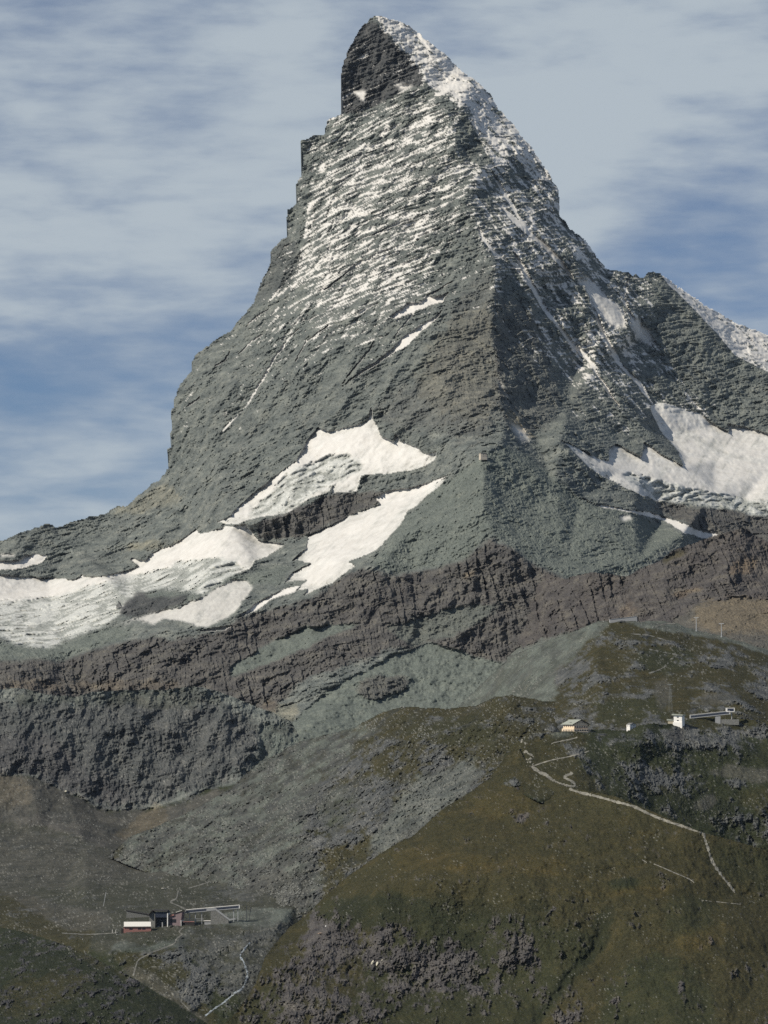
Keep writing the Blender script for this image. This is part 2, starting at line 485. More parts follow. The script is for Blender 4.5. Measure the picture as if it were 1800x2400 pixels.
    if snow_fn is not None:
        snow_fn(ctx)
        a_ = math.radians(52)
        fl = fbm((x * math.cos(a_) + z_ * math.sin(a_)) / 90, y * 0, (-x * math.sin(a_) + z_ * math.cos(a_)) / 9, 1.0, 4, 0.65, seed=seed + 611)
        old = w['snow'] * sstep(960, 1010, vv)
        k = old * 0.5 * sstep(0.0, 0.40, fl * 0.7 + 0.5 * soft)
        w['snow'] = w['snow'] - k; w['ice'] = w['ice'] + k
        k = w['ice'] * 0.65 * sstep(0.48, 0.74, crev + 0.22 * fine + 0.35 * soft)
        w['ice'] = w['ice'] - k; w['scree'] = w['scree'] + k
    if extra is not None:
        disp = disp + extra(ctx)
    d = g(Y0) + disp
    PX, PY, PZ = unproject(g(RU), g(RV), d)
    if yq < 1:
        PZ = PZ + ctx.get('lift', 0)
    P = np.stack([PX, PY, PZ], 1)
    lut = np.full(U.size, -1, np.int64); lut[idx] = np.arange(len(idx))
    lut = lut.reshape(U.shape)
    a, b, c, e = lut[:-1, :-1], lut[1:, :-1], lut[1:, 1:], lut[:-1, 1:]
    ok = (a >= 0) & (b >= 0) & (c >= 0) & (e >= 0)
    quads = np.stack([a[ok], b[ok], c[ok], e[ok]], 1)
    fu = (U[:-1, :-1][ok] + step / 2); fv = (V[:-1, :-1][ok] + step / 2)
    w = ctx['w']
    attrs = {'z_' + q: w[q] for q in ZONES[1:]}
    # weights were built as a partition; the shader mixes them in order, so turn them into running fractions
    acc = w[ZONES[0]].copy()
    for q in ZONES[1:]:
        acc = acc + w[q]
        attrs['z_' + q] = w[q] / np.maximum(acc, 1e-4)
    attrs['tan'] = ctx['tan']; attrs['pale'] = ctx['pale']
    soft_face = (w['snow'] + w['ice'] + w['grass'] + w['green'] + loose * 0.6)[quads].mean(1) > 0.55
    # skirt: the far side falls away behind the outline
    if skirt:
        top = np.zeros_like(ok); top[0] = ok[0]; top[1:] = ok[1:] & ~ok[:-1]
        ja, ia = np.nonzero(top)
        va, ve = lut[ja, ia], lut[ja, ia + 1]
        us = np.unique(np.concatenate([va, ve]))
        mp = np.full(len(P), -1, np.int64); mp[us] = len(P) + np.arange(len(us))
        Pk = P[us] + np.array([0, skirt[0], -skirt[1]])
        P = np.concatenate([P, Pk])
        quads = np.concatenate([quads, np.stack([va, ve, mp[ve], mp[va]], 1)])
        attrs = {k: np.concatenate([q, q[us]]) for k, q in attrs.items()}
        soft_face = np.concatenate([soft_face, np.zeros(len(va), bool)])
        fu = np.concatenate([fu, np.full(len(va), -1e5)]); fv = np.concatenate([fv, np.full(len(va), -1e5)])
    rest = np.ones(len(quads), bool)
    out = []
    for nm, lab, polys in splits:
        s = np.zeros(len(quads), bool)
        for pg in polys:
            s |= inside(pg, fu, fv)
        s &= rest
        rest &= ~s
        o = sub_mesh(nm, P, quads, attrs, soft_face, s)
        o['kind'] = 'structure'; o['label'] = lab
    o = sub_mesh(name, P, quads, attrs, soft_face, rest)
    o['kind'] = 'structure'
    if label:
        o['label'] = label
    # remember the ground for things that stand on it
    G = np.full((U.size, 3), np.nan, np.float32)
    G[idx] = P[:len(idx)]
    LAYERS[name] = (u, v, G.reshape(U.shape + (3,)), step)
    LOOSE[name] = (P[:len(idx)], uu, vv, np.clip(w['scree'] + w['grit'], 0, 1), np.clip(w['grass'] + w['green'], 0, 1))
    return o
def ground(name, u, v):
    """world point of a terrain sheet seen along a survey direction"""
    gu, gv, G, st = LAYERS[name]
    i = int(np.clip(np.searchsorted(gu, u, side='right') - 1, 0, len(gu) - 2)); j = int(np.clip(np.searchsorted(gv, v, side='right') - 1, 0, len(gv) - 2))
    fi = i + (u - gu[i]) / (gu[i + 1] - gu[i]); fj = j + (v - gv[j]) / (gv[j + 1] - gv[j])
    q = G[j:j + 2, i:i + 2].reshape(-1, 3)
    if np.isnan(q).any():
        for r in range(1, 40):
            blk = G[max(0, j - r):j + r + 2, max(0, i - r):i + r + 2].reshape(-1, 3)
            blk = blk[~np.isnan(blk[:, 0])]
            if len(blk):
                return Vector(blk.mean(0).tolist())
        return Vector((0, 0, 0))
    a, b = fi - i, fj - j
    p = (q[0] * (1 - a) + q[1] * a) * (1 - b) + (q[2] * (1 - a) + q[3] * a) * b
    return Vector(p.tolist())

# ------------------------------------------------------------------ the great peak
SKY_L = [(-120, 1290, 8450), (0, 1267, 8500), (47, 1247, 8520), (112, 1227, 8560), (134, 1234, 8570), (192, 1216, 8600), (250, 1200, 8640), (278, 1184, 8650), (295, 1186, 8650),
         (347, 1139, 8680), (380, 1117, 8690), (394, 1090, 8700), (392, 1052, 8720), (404, 1047, 8720), (400, 1023, 8740), (400, 980, 8780), (407, 929, 8820), (427, 893, 8850), (447, 868, 8870),
         (448, 846, 8880), (467, 822, 8900), (499, 799, 8910), (539, 774, 8920), (564, 745, 8930), (593, 707, 8950), (607, 674, 8970), (627, 625, 8990), (636, 587, 9000), (658, 562, 9010),
         (672, 554, 9010), (672, 492, 9030), (694, 477, 9030), (694, 429, 9050), (708, 410, 9050), (711, 366, 9060), (704, 333, 9070), (733, 316, 9070), (742, 316, 9070), (759, 318, 9070),
         (766, 280, 9075), (805, 265, 9060), (800, 231, 9080), (798, 169, 9090), (812, 120, 9090), (841, 72, 9095), (867, 39, 9100)]
SKY_R = [(867, 39, 9100), (894, 36, 9110), (947, 51, 9120), (966, 63, 9120), (1000, 92, 9110), (1048, 128, 9090), (1072, 159, 9070), (1121, 190, 9040), (1150, 219, 9020), (1169, 251, 9000),
         (1207, 294, 8970), (1241, 338, 8930), (1275, 386, 8890), (1311, 446, 8850), (1314, 506, 8820), (1338, 535, 8830), (1381, 574, 8850), (1424, 630, 8880), (1436, 630, 8890), (1458, 635, 8900), (1475, 640, 8910),
         (1482, 647, 8920), (1492, 640, 8920), (1509, 649, 8940), (1513, 637, 8940), (1530, 634, 8960), (1550, 642, 8990), (1579, 664, 9050), (1651, 712, 9080), (1723, 756, 9100), (1800, 784, 9120), (1920, 850, 9150)]
RIDGE = [(867, 39, 9100), (889, 53, 9080), (933, 106, 9030), (962, 130, 9010), (986, 169, 8960), (1000, 193, 8930), (1019, 217, 8900), (1087, 251, 8820), (1068, 289, 8770), (1063, 338, 8735), (1077, 376, 8700),
         (1087, 424, 8650), (1097, 463, 8600), (1111, 521, 8530), (1135, 574, 8460), (1166, 630, 8390), (1164, 659, 8360), (1154, 717, 8300), (1154, 789, 8220), (1159, 838, 8150), (1169, 915, 8050),
         (1183, 963, 7970), (1178, 987, 7910), (1159, 1021, 7820), (1137, 1054, 7720)]
CREST = [(1137, 1054, 7720), (1174, 1040, 7745)]
CONE = [(1174, 1040, 7745), (1130, 1093, 7650), (1130, 1146, 7560), (1135, 1199, 7480), (1159, 1243, 7420), (1193, 1281, 7380), (1258, 1325, 7340), (1334, 1357, 7310)]
BAND_T = [(543, 1235, 8060), (608, 1218, 8020), (678, 1206, 7995), (770, 1160, 8000), (838, 1155, 7970), (990, 1130, 7890)]
BAND_B = [(600, 1262, 8040), (640, 1271, 8015), (723, 1252, 7965), (781, 1227, 7940), (831, 1202, 7930), (900, 1174, 7895)]
RIB2 = [(1240, 640, 8500), (1245, 760, 8390), (1290, 880, 8290), (1330, 960, 8200), (1429, 1078, 8040)]
RIB3 = [(1345, 600, 8660), (1357, 717, 8580), (1400, 850, 8460), (1506, 1000, 8290), (1603, 1088, 8160)]
SNOWEDGE = [(1550, 642, 8990), (1603, 702, 8930), (1675, 775, 8880), (1723, 833, 8850), (1800, 871, 8830), (1920, 950, 8800)]
M_PTS = [(880, 120, 9060), (850, 200, 9060), (880, 250, 9000), (960, 240, 8930), (850, 320, 8965), (1000, 450, 8690), (800, 450, 8860), (720, 450, 8960), (900, 640, 8560), (760, 640, 8740), (690, 640, 8870),
         (640, 680, 8920), (600, 900, 8560), (700, 1000, 8300), (500, 1050, 8500), (870, 990, 8130), (1050, 900, 8080), (950, 800, 8270), (780, 820, 8420), (480, 900, 8720), (1060, 1040, 7850),
         (1020, 1080, 7890), (700, 1120, 8080), (600, 1190, 8120), (430, 1240, 8330), (200, 1300, 8420), (0, 1330, 8350), (110, 1370, 8320), (300, 1350, 8230), (420, 1300, 8180), (0, 1400, 8180),
         (-120, 1420, 8050), (0, 1500, 7750), (150, 1520, 7650), (300, 1470, 7650), (300, 1410, 7850), (450, 1480, 7520), (470, 1390, 7700), (600, 1420, 7580), (600, 1340, 7780), (740, 1385, 7530), (750, 1310, 7680),
         (880, 1330, 7450), (950, 1250, 7570), (1000, 1160, 7790), (1400, 1220, 7630), (1300, 1150, 7690), (1330, 1300, 7460), (1230, 1200, 7585),
         (0, 1600, 7420), (300, 1600, 7380), (600, 1560, 7350), (600, 1650, 7200), (750, 1480, 7380), (900, 1500, 7290), (1000, 1510, 7270), (1150, 1560, 7180), (1000, 1650, 7050), (800, 1650, 7060), (700, 1720, 6900),
         (-120, 1640, 7400), (-120, 1800, 7300), (300, 1800, 7250), (700, 1820, 6700), (820, 1770, 6800), (950, 1770, 6820), (1100, 1780, 6850), (1300, 1500, 7180), (1300, 1660, 7000), (1600, 1400, 7500), (1920, 1400, 7500), (1920, 1300, 7700), (1800, 1260, 7900),
         (1200, 640, 8475), (1205, 800, 8310), (1300, 700, 8590), (1350, 860, 8470), (1450, 1030, 8200), (1215, 950, 8110), (1180, 450, 8700), (1250, 520, 8650), (1200, 350, 8800), (1100, 200, 8950), (1250, 1010, 8010), (1130, 330, 8790), (1120, 400, 8680),
         (1400, 690, 8640), (1480, 780, 8610), (1530, 950, 8520), (1500, 720, 8780), (1500, 800, 8740), (1600, 900, 8680), (1700, 1000, 8600), (1800, 1010, 8600), (1554, 944, 8540), (1554, 1016, 8460), (1610, 1075, 8330),
         (1675, 1080, 8370), (1800, 1100, 8380), (1920, 1120, 8390), (1450, 1105, 7990), (1506, 1117, 8030), (1579, 1132, 8060), (1675, 1156, 8090), (1800, 1175, 8110), (1545, 1176, 8020), (1651, 1181, 8050), (1723, 1195, 8060), (1800, 1207, 8070),
         (1554, 1213, 7960), (1641, 1245, 7940), (1690, 1252, 7940), (1800, 1240, 8020), (1313, 1033, 7900), (1376, 1093, 7860), (1362, 1170, 7735), (1480, 1205, 7740), (1600, 1252, 7720), (1500, 1310, 7500)]
M_POLY = [p[:2] for p in SKY_L] + [p[:2] for p in SKY_R[1:]] + [(1920, 1420), (1700, 1420), (1500, 1480), (1300, 1650), (1200, 1700), (1000, 1720), (900, 1740), (760, 1780), (640, 1840), (560, 1820), (420, 1690), (-120, 1690)]
UPPER_ICE = [(745, 1001), (766, 1011), (800, 1006), (834, 996), (862, 985), (868, 953), (876, 985), (897, 1025), (920, 1035), (927, 1018), (940, 1035), (974, 1047), (1000, 1065), (1022, 1058), (1020, 1078), (998, 1092), (960, 1103), (900, 1110),
             (846, 1114), (838, 1150), (776, 1157), (781, 1136), (770, 1152), (722, 1168), (678, 1201), (608, 1212), (575, 1222), (560, 1230), (530, 1228), (507, 1222), (532, 1212), (586, 1163), (640, 1119), (695, 1081), (718, 1035)]
UPPER_CREV = [(800, 1065), (850, 1078), (842, 1108), (780, 1138), (720, 1165), (678, 1200), (600, 1212), (560, 1222), (600, 1180), (660, 1125), (720, 1082)]
LEFT_ICE = [(-120, 1338), (0, 1345), (54, 1350), (108, 1355), (174, 1358), (190, 1347), (217, 1353), (260, 1347), (325, 1326), (304, 1309), (315, 1307), (336, 1315), (358, 1296), (407, 1277), (461, 1239), (472, 1252), (532, 1233), (575, 1231),
            (608, 1266), (640, 1271), (668, 1275), (640, 1297), (600, 1312), (585, 1332), (555, 1342), (532, 1347), (505, 1372), (477, 1391), (434, 1380), (380, 1374), (347, 1380), (304, 1401), (282, 1434), (244, 1461), (179, 1477), (125, 1513), (38, 1510), (0, 1482), (-120, 1470)]
LEFT_CREV = [(-120, 1410), (76, 1407), (190, 1380), (293, 1353), (420, 1318), (488, 1304), (543, 1309), (575, 1328), (540, 1352), (510, 1378), (477, 1396), (434, 1385), (380, 1380), (347, 1385), (304, 1406), (282, 1438), (244, 1466), (179, 1482), (125, 1520), (38, 1516), (0, 1490), (-120, 1475)]
LOWER_SNOW = [(1047, 1117), (1030, 1140), (975, 1185), (954, 1200), (940, 1229), (911, 1258), (878, 1290), (846, 1305), (817, 1316), (835, 1325), (781, 1366), (737, 1381), (708, 1397), (722, 1380), (690, 1386), (636, 1404), (600, 1430), (555, 1452), (600, 1413), (669, 1381), (701, 1377),
              (719, 1359), (665, 1363), (690, 1341), (727, 1319), (683, 1312), (719, 1283), (723, 1254), (781, 1229), (831, 1204), (900, 1177), (885, 1168), (911, 1150), (960, 1145), (1000, 1135)]
DIRTY_FAN = [(255, 1463), (325, 1445), (374, 1434), (430, 1420), (477, 1398), (510, 1374), (560, 1358), (597, 1374), (575, 1400), (559, 1418), (543, 1439), (477, 1472), (434, 1461), (391, 1450), (350, 1460), (325, 1456), (290, 1464)]
SLIVER = [(465, 1480), (500, 1470), (548, 1465), (530, 1475)]
LEFT_SNOW = [(-120, 1308), (0, 1316), (45, 1313), (60, 1301), (112, 1303), (100, 1318), (60, 1330), (0, 1338), (-120, 1336)]
RIGHT_ICE = [(1313, 1033), (1347, 1045), (1400, 1074), (1429, 1079), (1429, 1050), (1448, 1040), (1482, 1059), (1506, 1069), (1511, 1035), (1554, 1069), (1603, 1091), (1593, 1064), (1554, 1016), (1526, 963), (1526, 948), (1554, 944), (1603, 958), (1651, 973), (1675, 997), (1709, 1013),
             (1704, 992), (1752, 1001), (1800, 1016), (1920, 1050), (1920, 1225), (1800, 1206), (1723, 1194), (1651, 1180), (1545, 1175), (1506, 1161), (1434, 1127), (1376, 1093), (1338, 1055)]
RIGHT_CREV = [(1448, 1108), (1506, 1118), (1579, 1132), (1675, 1156), (1800, 1176), (1920, 1195), (1920, 1225), (1800, 1210), (1723, 1198), (1651, 1184), (1560, 1178), (1530, 1162), (1480, 1132)]
RIGHT_BERG = [(1575, 1010), (1620, 1008), (1665, 1040), (1700, 1060), (1800, 1078), (1800, 1086), (1690, 1072), (1650, 1052), (1610, 1018)]
RIGHT_STRIP = [(1362, 1165), (1386, 1180), (1458, 1192), (1516, 1199), (1554, 1211), (1603, 1228), (1641, 1245), (1690, 1252), (1656, 1262), (1603, 1249), (1554, 1219), (1482, 1201), (1410, 1191)]
N_PATCH = [(1350, 635), (1380, 650), (1420, 690), (1465, 735), (1480, 770), (1450, 772), (1420, 760), (1400, 735), (1372, 690)]
N_PATCH2 = [(1462, 712), (1490, 740), (1530, 790), (1541, 816), (1520, 817), (1500, 800), (1480, 760)]
SNOW_RIDGE = [(1545, 638), (1579, 655), (1651, 702), (1723, 746), (1800, 774), (1920, 840), (1920, 950), (1800, 872), (1723, 833), (1675, 775), (1603, 702), (1564, 664)]
STREAK1 = [(911, 743), (945, 722), (955, 708), (985, 712), (1005, 695), (1030, 695), (1052, 683), (1040, 710), (1005, 716), (960, 733), (925, 746)]
STREAK2 = [(800, 905), (860, 860), (920, 815), (960, 780), (1000, 755), (1036, 727), (1025, 746), (990, 776), (960, 806), (915, 831), (860, 868)]
ROOF = [(862, 30), (895, 26), (950, 42), (1005, 85), (1078, 152), (1156, 212), (1249, 332), (1319, 446), (1270, 415), (1215, 345), (1160, 310), (1087, 251), (1019, 217), (986, 169), (933, 106), (889, 53)]
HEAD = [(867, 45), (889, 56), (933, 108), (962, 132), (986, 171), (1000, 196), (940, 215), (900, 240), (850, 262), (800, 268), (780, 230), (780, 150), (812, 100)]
BROWN_BAND = [(-120, 1560), (0, 1545), (130, 1545), (300, 1500), (470, 1492), (620, 1432), (740, 1392), (850, 1332), (930, 1348), (1000, 1332), (1100, 1302), (1150, 1250), (1193, 1281), (1258, 1325), (1340, 1360), (1480, 1350), (1480, 1500), (1250, 1530), (1150, 1560),
              (1050, 1532), (1000, 1505), (900, 1530), (800, 1562), (700, 1600), (640, 1672), (500, 1640), (300, 1660), (-120, 1660)]
def strip(pts, wd):
    """outline of a narrow couloir or ledge that follows a line and tapers at its ends"""
    a, b = [], []
    n = len(pts)
    for i, (x_, y_) in enumerate(pts):
        x0, y0 = pts[max(0, i - 1)]; x1, y1 = pts[min(n - 1, i + 1)]
        l_ = math.hypot(x1 - x0, y1 - y0)
        h_ = wd * 0.5 * (0.35 if i in (0, n - 1) else 1.0)
        nx_, ny_ = -(y1 - y0) / l_ * h_, (x1 - x0) / l_ * h_
        a.append((x_ + nx_, y_ + ny_)); b.append((x_ - nx_, y_ - ny_))
    return a + b[::-1]
COULOIRS = [([(1118, 532), (1140, 570), (1160, 594), (1186, 612)], 9), ([(1205, 590), (1217, 611), (1251, 678), (1289, 741), (1337, 799), (1366, 830), (1400, 862)], 10), ([(1170, 480), (1207, 520), (1270, 570), (1310, 610), (1345, 650)], 14), ([(1150, 400), (1185, 455), (1210, 505), (1245, 545)], 9),
            ([(1475, 640), (1460, 700), (1490, 760), (1535, 815)], 5), ([(1380, 700), (1420, 790), (1450, 850), (1500, 900), (1530, 945)], 11), ([(1350, 800), (1390, 860), (1420, 905), (1455, 960)], 6),
            ([(700, 772), (668, 806), (640, 845), (612, 895), (574, 958)], 5), ([(615, 782), (590, 800), (559, 833)], 5), ([(635, 722), (600, 742), (575, 765)], 4), ([(770, 760), (720, 800), (690, 850)], 4), ([(880, 800), (840, 850), (800, 900)], 3.5), ([(470, 930), (450, 948), (436, 955)], 5), ([(560, 970), (530, 1000), (520, 1012)], 4.5),
            ([(1060, 660), (1010, 690), (960, 740), (925, 790)], 4), ([(540, 820), (525, 845), (500, 860)], 4), ([(980, 560), (900, 590), (830, 625), (760, 680)], 6), ([(1010, 600), (930, 625), (860, 655)], 5), ([(1000, 500), (920, 530), (840, 565)], 5)]
M_ZONES = ('rock', [
    ('brown', BROWN_BAND, 14, 0.85, 1.0),
    ('brown', [(1150, 560), (1170, 640), (1160, 800), (1185, 960), (1130, 1050), (1030, 1005), (930, 1010), (830, 960), (980, 900), (1080, 700)], 40, 0.34, 1.0),
    ('brown', [(1160, 650), (1260, 750), (1320, 960), (1230, 1040), (1180, 1000), (1160, 800)], 30, 0.35, 1.0),
    ('brown', [(660, 1205), (770, 1158), (900, 1150), (900, 1172), (781, 1227), (700, 1262), (600, 1262), (610, 1220)], 8, 0.8, 0.6),
    ('brown', [(1500, 1180), (1650, 1185), (1920, 1220), (1920, 1420), (1700, 1290), (1600, 1225)], 14, 0.75, 1.0),
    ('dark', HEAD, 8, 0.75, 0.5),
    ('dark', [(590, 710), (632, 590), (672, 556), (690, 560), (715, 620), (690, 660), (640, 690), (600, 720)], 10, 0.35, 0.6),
    ('scree', [(1174, 1040), (1040, 1130), (950, 1210), (880, 1300), (862, 1330), (930, 1345), (1100, 1308), (1150, 1240), (1200, 1285), (1260, 1325), (1340, 1358), (1470, 1348), (1560, 1290), (1620, 1260), (1480, 1206), (1360, 1172), (1230, 1062)], 12, 0.72, 0.8),
    ('scree', [(-120, 1510), (38, 1512), (125, 1516), (250, 1470), (350, 1475), (250, 1510), (130, 1545), (-120, 1560)], 14, 0.75, 1.0),
    ('scree', [(420, 1385), (540, 1350), (690, 1320), (660, 1370), (590, 1372), (500, 1372), (440, 1420), (330, 1446), (290, 1440), (350, 1390)], 8, 0.6, 0.6),
    ('scree', [(820, 1460), (872, 1458), (770, 1492), (690, 1532), (590, 1570), (540, 1590), (540, 1562), (620, 1512), (710, 1472)], 6, 0.95, 0.45),
    ('scree', [(1000, 1508), (1080, 1528), (1180, 1556), (1260, 1560), (1260, 1660), (1000, 1720), (907, 1700), (760, 1780), (600, 1840), (600, 1790), (690, 1690), (760, 1622), (850, 1572), (930, 1532)], 6, 0.95, 0.5),
    ('scree', [(900, 1470), (1000, 1440), (1090, 1420), (1200, 1400), (1140, 1450), (1040, 1500), (960, 1510)], 14, 0.6, 1.0),
    ('brown', [(840, 1590), (900, 1580), (970, 1590), (940, 1620), (880, 1640), (840, 1630)], 10, 0.7, 1.0),
    ('tan', [(1175, 955), (1200, 965), (1260, 1020), (1250, 1035), (1200, 1000)], 8, 0.8, 0.6),
    ('tan', [(240, 1200), (400, 1130), (430, 1180), (330, 1200), (250, 1215)], 14, 0.45, 1.0),
    ('tan', [(250, 1280), (430, 1262), (440, 1275), (330, 1292)], 8, 0.6, 0.8),
    ('tan', [(1080, 1350), (1130, 1320), (1110, 1350), (1060, 1370)], 8, 0.8, 0.8),
    ('tan', [(0, 1590), (180, 1600), (420, 1590), (420, 1620), (0, 1620)], 14, 0.55, 1.0),
    ('tan', [(600, 1640), (700, 1650), (690, 1700), (640, 1680)], 14, 0.6, 1.0),
    ('tan', [(1030, 760), (1160, 700), (1170, 1000), (1050, 980), (950, 900)], 40, 0.28, 1.0),
    ('snow', UPPER_ICE, 1, 0.97, 0.28), ('snow', LEFT_ICE, 1, 0.97, 0.28), ('snow', LOWER_SNOW, 1, 0.95, 0.28), ('snow', DIRTY_FAN, 6, 0.7, 0.5), ('snow', SLIVER, 1, 0.9, 0.3), ('snow', LEFT_SNOW, 1, 0.95, 0.4),
    ('snow', RIGHT_ICE, 1, 0.97, 0.28), ('snow', RIGHT_STRIP, 1, 0.95, 0.2), ('snow', N_PATCH, 12, 0.85, 0.8), ('snow', N_PATCH2, 10, 0.8, 0.8), ('snow', STREAK1, 1, 0.95, 0.4), ('snow', STREAK2, 1, 0.95, 0.3), ('snow', [(555, 1452), (600, 1413), (669, 1379), (705, 1373), (692, 1388), (636, 1405), (600, 1431)], 1, 0.9, 0.15), ('snow', [(870, 1165), (911, 1150), (960, 1143), (1000, 1133), (1050, 1112), (1000, 1150), (940, 1172), (890, 1180)], 1, 0.9, 0.2),
    ('snow', [(822, 217), (863, 212), (853, 238), (840, 226)], 2, 0.9, 0.4), ('snow', [(920, 193), (971, 202), (942, 211)], 2, 0.9, 0.3),
    ('snow', [(0, 1296), (30, 1299), (34, 1304), (0, 1304)], 2, 0.9, 0.3),
    ('snow', [(1455, 1212), (1475, 1210), (1482, 1218), (1462, 1220)], 2, 0.9, 0.3),
    ('snow', [(1195, 985), (1230, 1005), (1250, 1028), (1225, 1035), (1205, 1010)], 4, 0.7, 0.8),
    ('snow', [(1165, 880), (1180, 905), (1174, 905)], 2, 0.8, 0.3), ('snow', [(1172, 905), (1196, 932), (1185, 925)], 2, 0.8, 0.3),
    *[('snow', strip(*c_), 1, 0.85, 0.35) for c_ in COULOIRS],
    ('ice', UPPER_CREV, 14, 0.85, 1.0), ('ice', LEFT_CREV, 12, 0.9, 0.8), ('ice', RIGHT_CREV, 6, 0.85, 0.5), ('ice', RIGHT_BERG, 3, 0.35, 0.5),
    ('dark', [(276, 1440), (300, 1408), (322, 1384), (338, 1390), (350, 1402), (400, 1400), (445, 1392), (430, 1416), (370, 1436), (310, 1446)], 3, 0.75, 0.5), ('dark', [(272, 1424), (279, 1408), (288, 1424)], 1, 0.8, 0.1),
])
SNOW_DENS = [  # (u, v, radius, density) of the fresh snow dusting on the rock
    (900, 250, 60, 0.38), (820, 300, 70, 0.42), (760, 330, 50, 0.33), (900, 340, 90, 0.47), (1000, 320, 60, 0.46), (820, 420, 90, 0.45), (950, 430, 90, 0.48), (1010, 520, 60, 0.36), (1080, 570, 40, 0.08), (1062, 480, 28, 0.2), (1040, 400, 30, 0.38), (820, 520, 90, 0.53), (760, 560, 60, 0.52),
    (900, 580, 90, 0.50), (980, 600, 50, 0.36), (760, 640, 80, 0.55), (860, 650, 80, 0.50), (700, 700, 70, 0.46), (800, 730, 70, 0.38), (640, 720, 40, 0.30), (900, 760, 50, 0.12), (700, 790, 70, 0.24), (600, 800, 60, 0.17),
    (560, 900, 70, 0.14), (480, 950, 60, 0.12), (640, 880, 60, 0.15), (800, 860, 60, 0.10), (1060, 640, 50, 0.14),
    (1150, 300, 50, 0.70), (1200, 380, 60, 0.60), (1160, 440, 60, 0.50), (1250, 450, 50, 0.48), (1180, 520, 60, 0.50), (1260, 530, 60, 0.46), (1230, 610, 60, 0.45), (1320, 580, 60, 0.50), (1380, 620, 50, 0.42), (1300, 660, 50, 0.46), (1340, 760, 60, 0.42),
    (1290, 720, 40, 0.42), (1270, 790, 50, 0.26), (1400, 800, 60, 0.52), (1430, 860, 60, 0.42), (1470, 900, 50, 0.42), (1480, 700, 50, 0.42), (1440, 680, 40, 0.36), (1520, 860, 50, 0.34), (1560, 900, 40, 0.26), (1620, 970, 40, 0.34), (1200, 700, 40, 0.20), (1220, 760, 40, 0.22), (1400, 930, 50, 0.25), (1450, 980, 40, 0.18),
    (1660, 780, 60, 0.0), (860, 170, 60, 0.07), (1000, 120, 40, 0.2)]
def peak_snow(c):
    u, v, w = c['u'], c['v'], c['w']
    num = np.zeros_like(u); den = np.full_like(u, 1e-3)
    for a, b, r, s in SNOW_DENS:
        k = np.exp(-((u - a) ** 2 + (v - b) ** 2) / (2 * (r * 0.85) ** 2))
        num += k * s; den += k
    dn = num / den * np.clip(den * 1.6, 0, 1)
    ju = u + 45 * c['crag'] + 30 * c['fine']; jv = v + 40 * c['ledge'] + 20 * c['fine']
    roof = blur_poly(ROOF, ju, jv, 0.80)
    head = inside(HEAD, ju, jv)
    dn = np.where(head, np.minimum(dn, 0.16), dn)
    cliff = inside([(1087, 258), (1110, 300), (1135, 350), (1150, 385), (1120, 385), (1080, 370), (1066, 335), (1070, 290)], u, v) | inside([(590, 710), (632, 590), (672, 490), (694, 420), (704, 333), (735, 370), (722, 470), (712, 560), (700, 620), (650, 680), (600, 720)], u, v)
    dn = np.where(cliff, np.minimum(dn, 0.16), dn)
    x, y, z, s = c['x'], c['y'], c['z'], c['seed']
    north = sstep(0, 40, u - np.interp(v, [p[1] for p in RIDGE], [p[0] for p in RIDGE]))
    e1, e2 = math.radians(24), math.radians(52)
    def streak(ang, l1, l2, sd):
        p = x * math.cos(ang) + z * math.sin(ang); q = -x * math.sin(ang) + z * math.cos(ang)
        return fbm(p / l1, y * 0, q / l2, 1.0, 5, 0.62, seed=sd)
    a1 = streak(e1, 50, 6.5, 101.0); a2 = streak(e2, 60, 8, 131.0)
    b1 = streak(math.radians(-52), 100, 12, 151.0); b2 = streak(math.radians(-20), 44, 10, 171.0)
    left = sstep(900, 620, u) * sstep(560, 720, v)
    east = a1 * (1 - 0.55 * left) + a2 * (0.30 + 0.5 * left)
    nort = b1 * 0.75 + b2 * 0.45
    pat = east * (1 - north) + nort * north
    pat = pat * 1.05 + 0.20 * ((1 - c['b2']) ** 2 - 0.33) + 0.14 * ((1 - c['b1']) ** 2 - 0.33) + 0.22 * c['ledge'] + 0.16 * c['crag'] + 0.20 * c['fine'] + 0.16 * (c['rib'] - 0.3)
    dn = np.maximum(dn, roof)
    k = sstep(-0.03, 0.035, pat - (0.60 - dn) * 0.92)
    k = np.where(dn < 0.03, 0, k) * (1 - w['snow'] - w['ice'])
    # the snowy slope of the western ridge, peppered with rock
    rg = inside(SNOW_RIDGE, u, v)
    k = np.where(rg, sstep(-0.05, 0.08, pat + 0.21), k)
    k = np.clip(k, 0, 1) * 0.95
    for q in ZONES:
        w[q] = w[q] * (1 - k)
    w['snow'] = w['snow'] + k
def blur_poly(pg, u, v, val):
    return inside(pg, u, v).astype(np.float32) * val
def peak_form(c):
    u, v = c['u'], c['v']
    # stepped ice and strata benches on the lower left wall
    return 0
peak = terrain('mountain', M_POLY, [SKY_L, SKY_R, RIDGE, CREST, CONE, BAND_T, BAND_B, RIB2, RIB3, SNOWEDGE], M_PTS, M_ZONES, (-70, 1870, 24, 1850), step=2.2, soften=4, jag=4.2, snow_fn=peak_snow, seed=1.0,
    label='great pyramid of grey rock dusted with snow, rising alone against the sky',
    splits=[('glacier', 'steep glacier with crevassed ice high under the sunlit face', [UPPER_ICE]),
            ('glacier', 'broad grey crevassed glacier reaching the left edge', [LEFT_ICE]),
            ('snowfield', 'long cream snowfield sloping down left of the green debris cone', [LOWER_SNOW]),
            ('snowfield', 'dirty fan of old snow below the left glacier', [DIRTY_FAN, SLIVER]),
            ('snowfield', 'small snow shelf on the left rock wall at the edge', [LEFT_SNOW]),
            ('glacier', 'smooth white glacier with an ice front on the shaded right side', [RIGHT_ICE]),
            ('snowfield', 'thin curved snow strip below the right glacier', [RIGHT_STRIP])])

